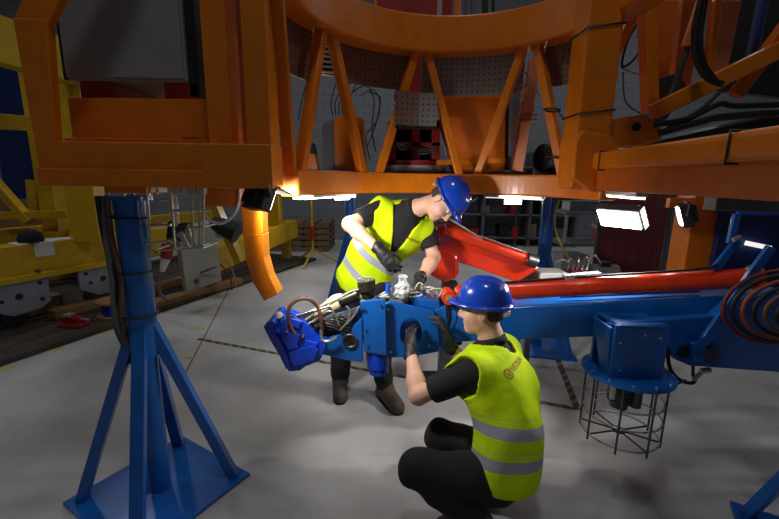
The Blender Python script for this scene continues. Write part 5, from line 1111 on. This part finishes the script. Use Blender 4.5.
def clothes(J, root, seed=2, sleeve=0.72):
    ctl = [J[k] for k in ('pelvis', 'waist', 'chest', 'rsh', 'lsh', 'neck', 'rel', 'lel')]; lo, hi = bounds(ctl, 0.25); fd = Field(lo, hi, 0.0065)
    torso(fd, J, 0.013)
    fd.plane(J['neck']+nrm(J['neck']-J['chest'])*0.012, nrm(J['neck']-J['chest']))
    f2 = Field(lo, hi, 0.0065)
    for s in 'rl':
        f3 = Field(lo, hi, 0.0065); e = J[s+'sh']+(J[s+'el']-J[s+'sh'])*sleeve; dd = nrm(J[s+'el']-J[s+'sh']); f3.cone(J[s+'sh'], e+dd*0.05, 0.074, 0.068, 0.02); f3.plane(e, dd); f2.d = np.minimum(f2.d, f3.d)
    sl, p = fd.all(); fd.merge(sl, f2.d[sl], 0.02); fd.wrinkle(0.003, 34, seed)
    for s in 'rl':
        e = J[s+'sh']+(J[s+'el']-J[s+'sh'])*sleeve; dd = nrm(J[s+'el']-J[s+'sh']); fd.cone(e-dd*0.012, e+dd*0.08, 0.056, 0.056, 0, None, True)
    o = sdf_object(fd, 'polo_shirt', 'cloth_black', root, 2)
    # collar
    a = nrm(J['head']-J['neck']); F = J['F']; c = J['neck']-a*0.012; x = nrm(np.cross(F, a)); y = np.cross(a, x); mb = MB(); n = 24; vs = []
    for i in range(n): t = 2*math.pi*i/n; e = x*math.cos(t)+y*math.sin(t); vs += [V(c+e*0.080-a*0.012), V(c+e*0.074+a*0.030), V(c+e*0.067+a*0.030), V(c+e*0.064-a*0.012)]
    mb.add(vs, [(i*4+k, ((i+1) % n)*4+k, ((i+1) % n)*4+(k+1) % 4, i*4+(k+1) % 4) for i in range(n) for k in range(4)], True); mb.build('collar', 'cloth_black', o)
    ctl = [J[k] for k in ('pelvis', 'rhip', 'lhip', 'rkn', 'lkn', 'ran', 'lan')]; lo, hi = bounds(ctl, 0.2); fd = Field(lo, hi, 0.0075)
    fd.cone(J['pelvis'], J['pelvis']+(J['waist']-J['pelvis'])*0.4, 0.155, 0.150, 0.05, (J['Fp'], 0.8)); fd.cone(J['rhip'], J['lhip'], 0.115, 0.115, 0.05)
    legs(fd, J, 0.022, 0.03); fd.wrinkle(0.006, 38, seed+5, (1, 1, 1.4))
    sdf_object(fd, 'trousers', 'trouser', root, 2)
    for s in 'rl':
        an, toe = J[s+'an'], J[s+'toe']; hl = an-nrm(toe-an)*0.0; up = A(0, 0, 1); heel = A(an[0], an[1], 0)+nrm(A(an[0]-toe[0], an[1]-toe[1], 0))*0.04
        pts = [an+up*0.1, toe, heel, an]; lo, hi = bounds(pts, 0.10); fd = Field(lo, hi, 0.005)
        hz = max(an[2]-0.06, 0.045); hp = A(heel[0], heel[1], hz)
        tp = A(toe[0], toe[1], max(toe[2], 0.045))
        fd.cone(an+(J[s+'kn']-an)*0.14, an, 0.058, 0.058, 0.02); fd.cone(an, hp, 0.058, 0.048, 0.03); fd.cone(hp, tp, 0.046, 0.050, 0.04); fd.cone(an-(an-tp)*0.15, tp, 0.056, 0.048, 0.03); fd.wrinkle(0.002, 60, 9)
        b = sdf_object(fd, 'boot', 'boot', root, 1)
        dd = nrm(tp-hp); sd = nrm(np.cross(dd, up)); nn = np.cross(sd, dd); mb = MB(); n = 20; poly = []
        for i in range(n):
            t = 2*math.pi*i/n; l = np.linalg.norm(tp-hp)/2+0.05; poly.append(V((hp+tp)/2-nn*0.045+dd*l*np.sign(math.cos(t))*abs(math.cos(t))**0.6+sd*0.056*np.sign(math.sin(t))*abs(math.sin(t))**0.7))
        mb.prism(poly, V(nn*0.022)); mb.build('sole', 'sole', b, 0.003)
        for q_ in (0.15, 0.3, 0.45):
            c_ = an+(tp-an)*q_+nn*0.052; MB().tube([V(c_-sd*0.03-nn*0.012), V(c_), V(c_+sd*0.03-nn*0.012)], 0.005, 6).build('lace', 'sole', b)
def person(J, label, seed):
    for k in J: J[k] = np.array(J[k], float)
    J['R'] = nrm(J['rsh']-J['lsh']); U = nrm((J['rsh']+J['lsh'])/2-J['waist']); J['F'] = nrm(np.cross(U, J['R'])); J['U'] = nrm(np.cross(J['R'], J['F']))
    hr = nrm(J['rhip']-J['lhip']); J['Fp'] = nrm(np.cross(nrm(J['waist']-J['pelvis']), hr))
    J['hf'] = nrm(J['hf']); J['hu'] = nrm(J['hu']-J['hf']*(J['hu'] @ J['hf']))
    base = (J['ran']+J['lan'])/2; root = thing('person', label, 'person', (base[0], base[1], 0.0))
    allp = [J[k] for k in J if k not in ('R', 'U', 'F', 'Fp', 'hf', 'hu', 'bax')]; lo, hi = bounds(allp, 0.17); lo[2] = max(lo[2], -0.03)
    fd = Field(lo, hi, 0.0062); torso(fd, J, 0.0)
    for s in 'rl':
        arm(fd, J, s); an, toe = J[s+'an'], J[s+'toe']; fd.cone(an, toe, 0.036, 0.030, 0.02)
    legs(fd, J, -0.004); head(fd, J)
    b = sdf_object(fd, 'body', 'skin', root, 1)
    head_parts(J, root); clothes(J, root, seed)
    return root
def vest_text(root, vst, txt, pos, nrm_dir, xdir, size, label_logo=True):
    # print on the cloth: text outline turned to mesh and laid on the vest surface
    cu = bpy.data.curves.new('print', 'FONT'); cu.body = txt; cu.size = size; cu.align_x = 'LEFT'; cu.align_y = 'CENTER'; cu.resolution_u = 2; cu.offset = 0.0006
    to = bpy.data.objects.new('print', cu); COL.objects.link(to); bpy.context.view_layer.update()
    me0 = bpy.data.meshes.new_from_object(to.evaluated_get(bpy.context.evaluated_depsgraph_get())); bpy.data.objects.remove(to)
    bm = bmesh.new(); bm.from_mesh(me0); bmesh.ops.triangulate(bm, faces=bm.faces)
    if label_logo:
        for (r0, r1, n, cx) in ((0.62, 0.48, 24, -0.75),):
            ring0 = [bm.verts.new((size*(cx+r0*math.cos(2*math.pi*i/n)), size*(0.0+r0*math.sin(2*math.pi*i/n)), 0)) for i in range(n)]; ring1 = [bm.verts.new((size*(cx+r1*math.cos(2*math.pi*i/n)), size*(r1*math.sin(2*math.pi*i/n)), 0)) for i in range(n)]
            for i in range(n): bm.faces.new((ring0[i], ring0[(i+1) % n], ring1[(i+1) % n], ring1[i]))
            w = 0.1
            for sx in (-1, 1): q = [(cx+sx*0.36, 0.3), (cx+sx*0.22, 0.3), (cx-sx*0.0, -0.30), (cx+sx*0.12, -0.36)]; bm.faces.new([bm.verts.new((size*a, size*b, 0)) for a, b in q])
    bmesh.ops.subdivide_edges(bm, edges=[e for e in bm.edges if e.calc_length() > 0.012], cuts=1)
    from mathutils.bvhtree import BVHTree
    n_ = V(nrm(nrm_dir)); x_ = V(nrm(np.array(xdir)-np.array(n_)*(np.array(xdir) @ np.array(n_)))); y_ = n_.cross(x_); org = wloc(root); vm = vst.data
    bv = BVHTree.FromPolygons([v.co for v in vm.vertices], [tuple(p.vertices) for p in vm.polygons]); ok = []
    p0 = V(pos)-org
    for v in bm.verts:
        p = p0+x_*v.co.x+y_*v.co.y; h = bv.ray_cast(p+n_*0.25, -n_)
        v.co = (h[0]+h[1]*0.0025) if h[0] is not None else p
    me = bpy.data.meshes.new('print'); bm.to_mesh(me); bm.free(); me.materials.append(M['logo'])
    o = bpy.data.objects.new('vest_print', me); COL.objects.link(o); o.parent = vst; o['label'] = 'orange printed ring logo and lettering'; return o

# ---- worker bending forward under the ring
JS = dict(rhip=(-0.29, 2.96, 0.92), lhip=(-0.11, 2.93, 0.92), pelvis=(-0.20, 2.95, 0.95), waist=(-0.12, 2.93, 1.13), chest=(0.045, 2.83, 1.33),
          rsh=(-0.08, 2.76, 1.475), lsh=(0.235, 2.85, 1.385), neck=(0.160, 2.735, 1.495), head=P(444, 201, 2.64), hf=(0.30, -0.36, -0.86), hu=(0.82, -0.40, 0.42), bax=(0.62, -0.15, 0.74),
          rel=P(349, 224, 2.60), rwr=P(381, 252, 2.50), lel=P(434, 257, 2.76), lwr=P(419, 282, 2.50),
          rkn=(-0.36, 2.90, 0.50), lkn=(-0.08, 2.84, 0.50), ran=(-0.385, 2.99, 0.10), lan=(-0.02, 2.86, 0.10), rtoe=(-0.365, 2.81, 0.045), ltoe=(0.075, 2.68, 0.045))
ps = person(JS, 'worker in blue hard hat and yellow vest bending forward over the manipulator', 4)
vS = vest(JS, ps, bands=((0.02, 0.075), (0.185, 0.24)), seed=3)
glove(JS, 'r', ps, (0.62, -0.35, -0.72), (0.55, 0.6, -0.55), (0.35, 0.75, 0.45), 0.06, 1)
glove(JS, 'l', ps, (-0.25, -0.5, -0.55), (-0.8, 0.1, -0.5), (0.4, 0.7, 0.5), 0.06, 1)
vest_text(ps, vS, 'VEOLIA', JS['chest']-JS['R']*0.055+JS['U']*0.055, JS['F'], -JS['R']-JS['U']*0.25, 0.026)
# ---- worker squatting with his back to the camera
JC = dict(rhip=(0.625, 1.79, 0.31), lhip=(0.515, 1.66, 0.31), pelvis=(0.575, 1.72, 0.335), waist=(0.60, 1.745, 0.50), chest=(0.575, 1.85, 0.67),
          lsh=(0.415, 1.80, 0.775), rsh=(0.625, 2.05, 0.785), neck=(0.535, 1.95, 0.89), head=P(483, 310, 1.985), hf=(-0.93, 0.33, -0.10), hu=(-0.08, 0.02, 1.0),
          lel=P(418, 396, 1.90), lwr=P(411, 350, 2.13), rel=P(475, 382, 2.12), rwr=P(449, 342, 2.17),
          lkn=(0.14, 1.63, 0.375), rkn=(0.295, 1.93, 0.335), lan=(0.43, 1.60, 0.15), ran=(0.54, 1.83, 0.14), ltoe=(0.29, 1.635, 0.045), rtoe=(0.40, 1.88, 0.045))
pc = person(JC, 'worker in blue hard hat squatting with his back turned beside the manipulator', 8)
vC = vest(JC, pc, bands=((0.03, 0.085), (0.175, 0.23)), vneck=False, hem=0.07, seed=6)
glove(JC, 'l', pc, P(410, 318, 2.27)-P(411, 350, 2.13), (0.55, 0.8, 0.0), (0.3, 0.5, 0.35), 0.07, 1)
glove(JC, 'r', pc, P(440, 312, 2.22)-P(449, 342, 2.17), (-0.8, 0.35, 0.0), (0.35, 0.6, 0.5), 0.07, -1)
vest_text(pc, vC, 'VEOLIA', JC['chest']-JC['F']*0.10+JC['R']*-0.06+JC['U']*0.085, -JC['F'], JC['R']+JC['U']*0.12, 0.040)
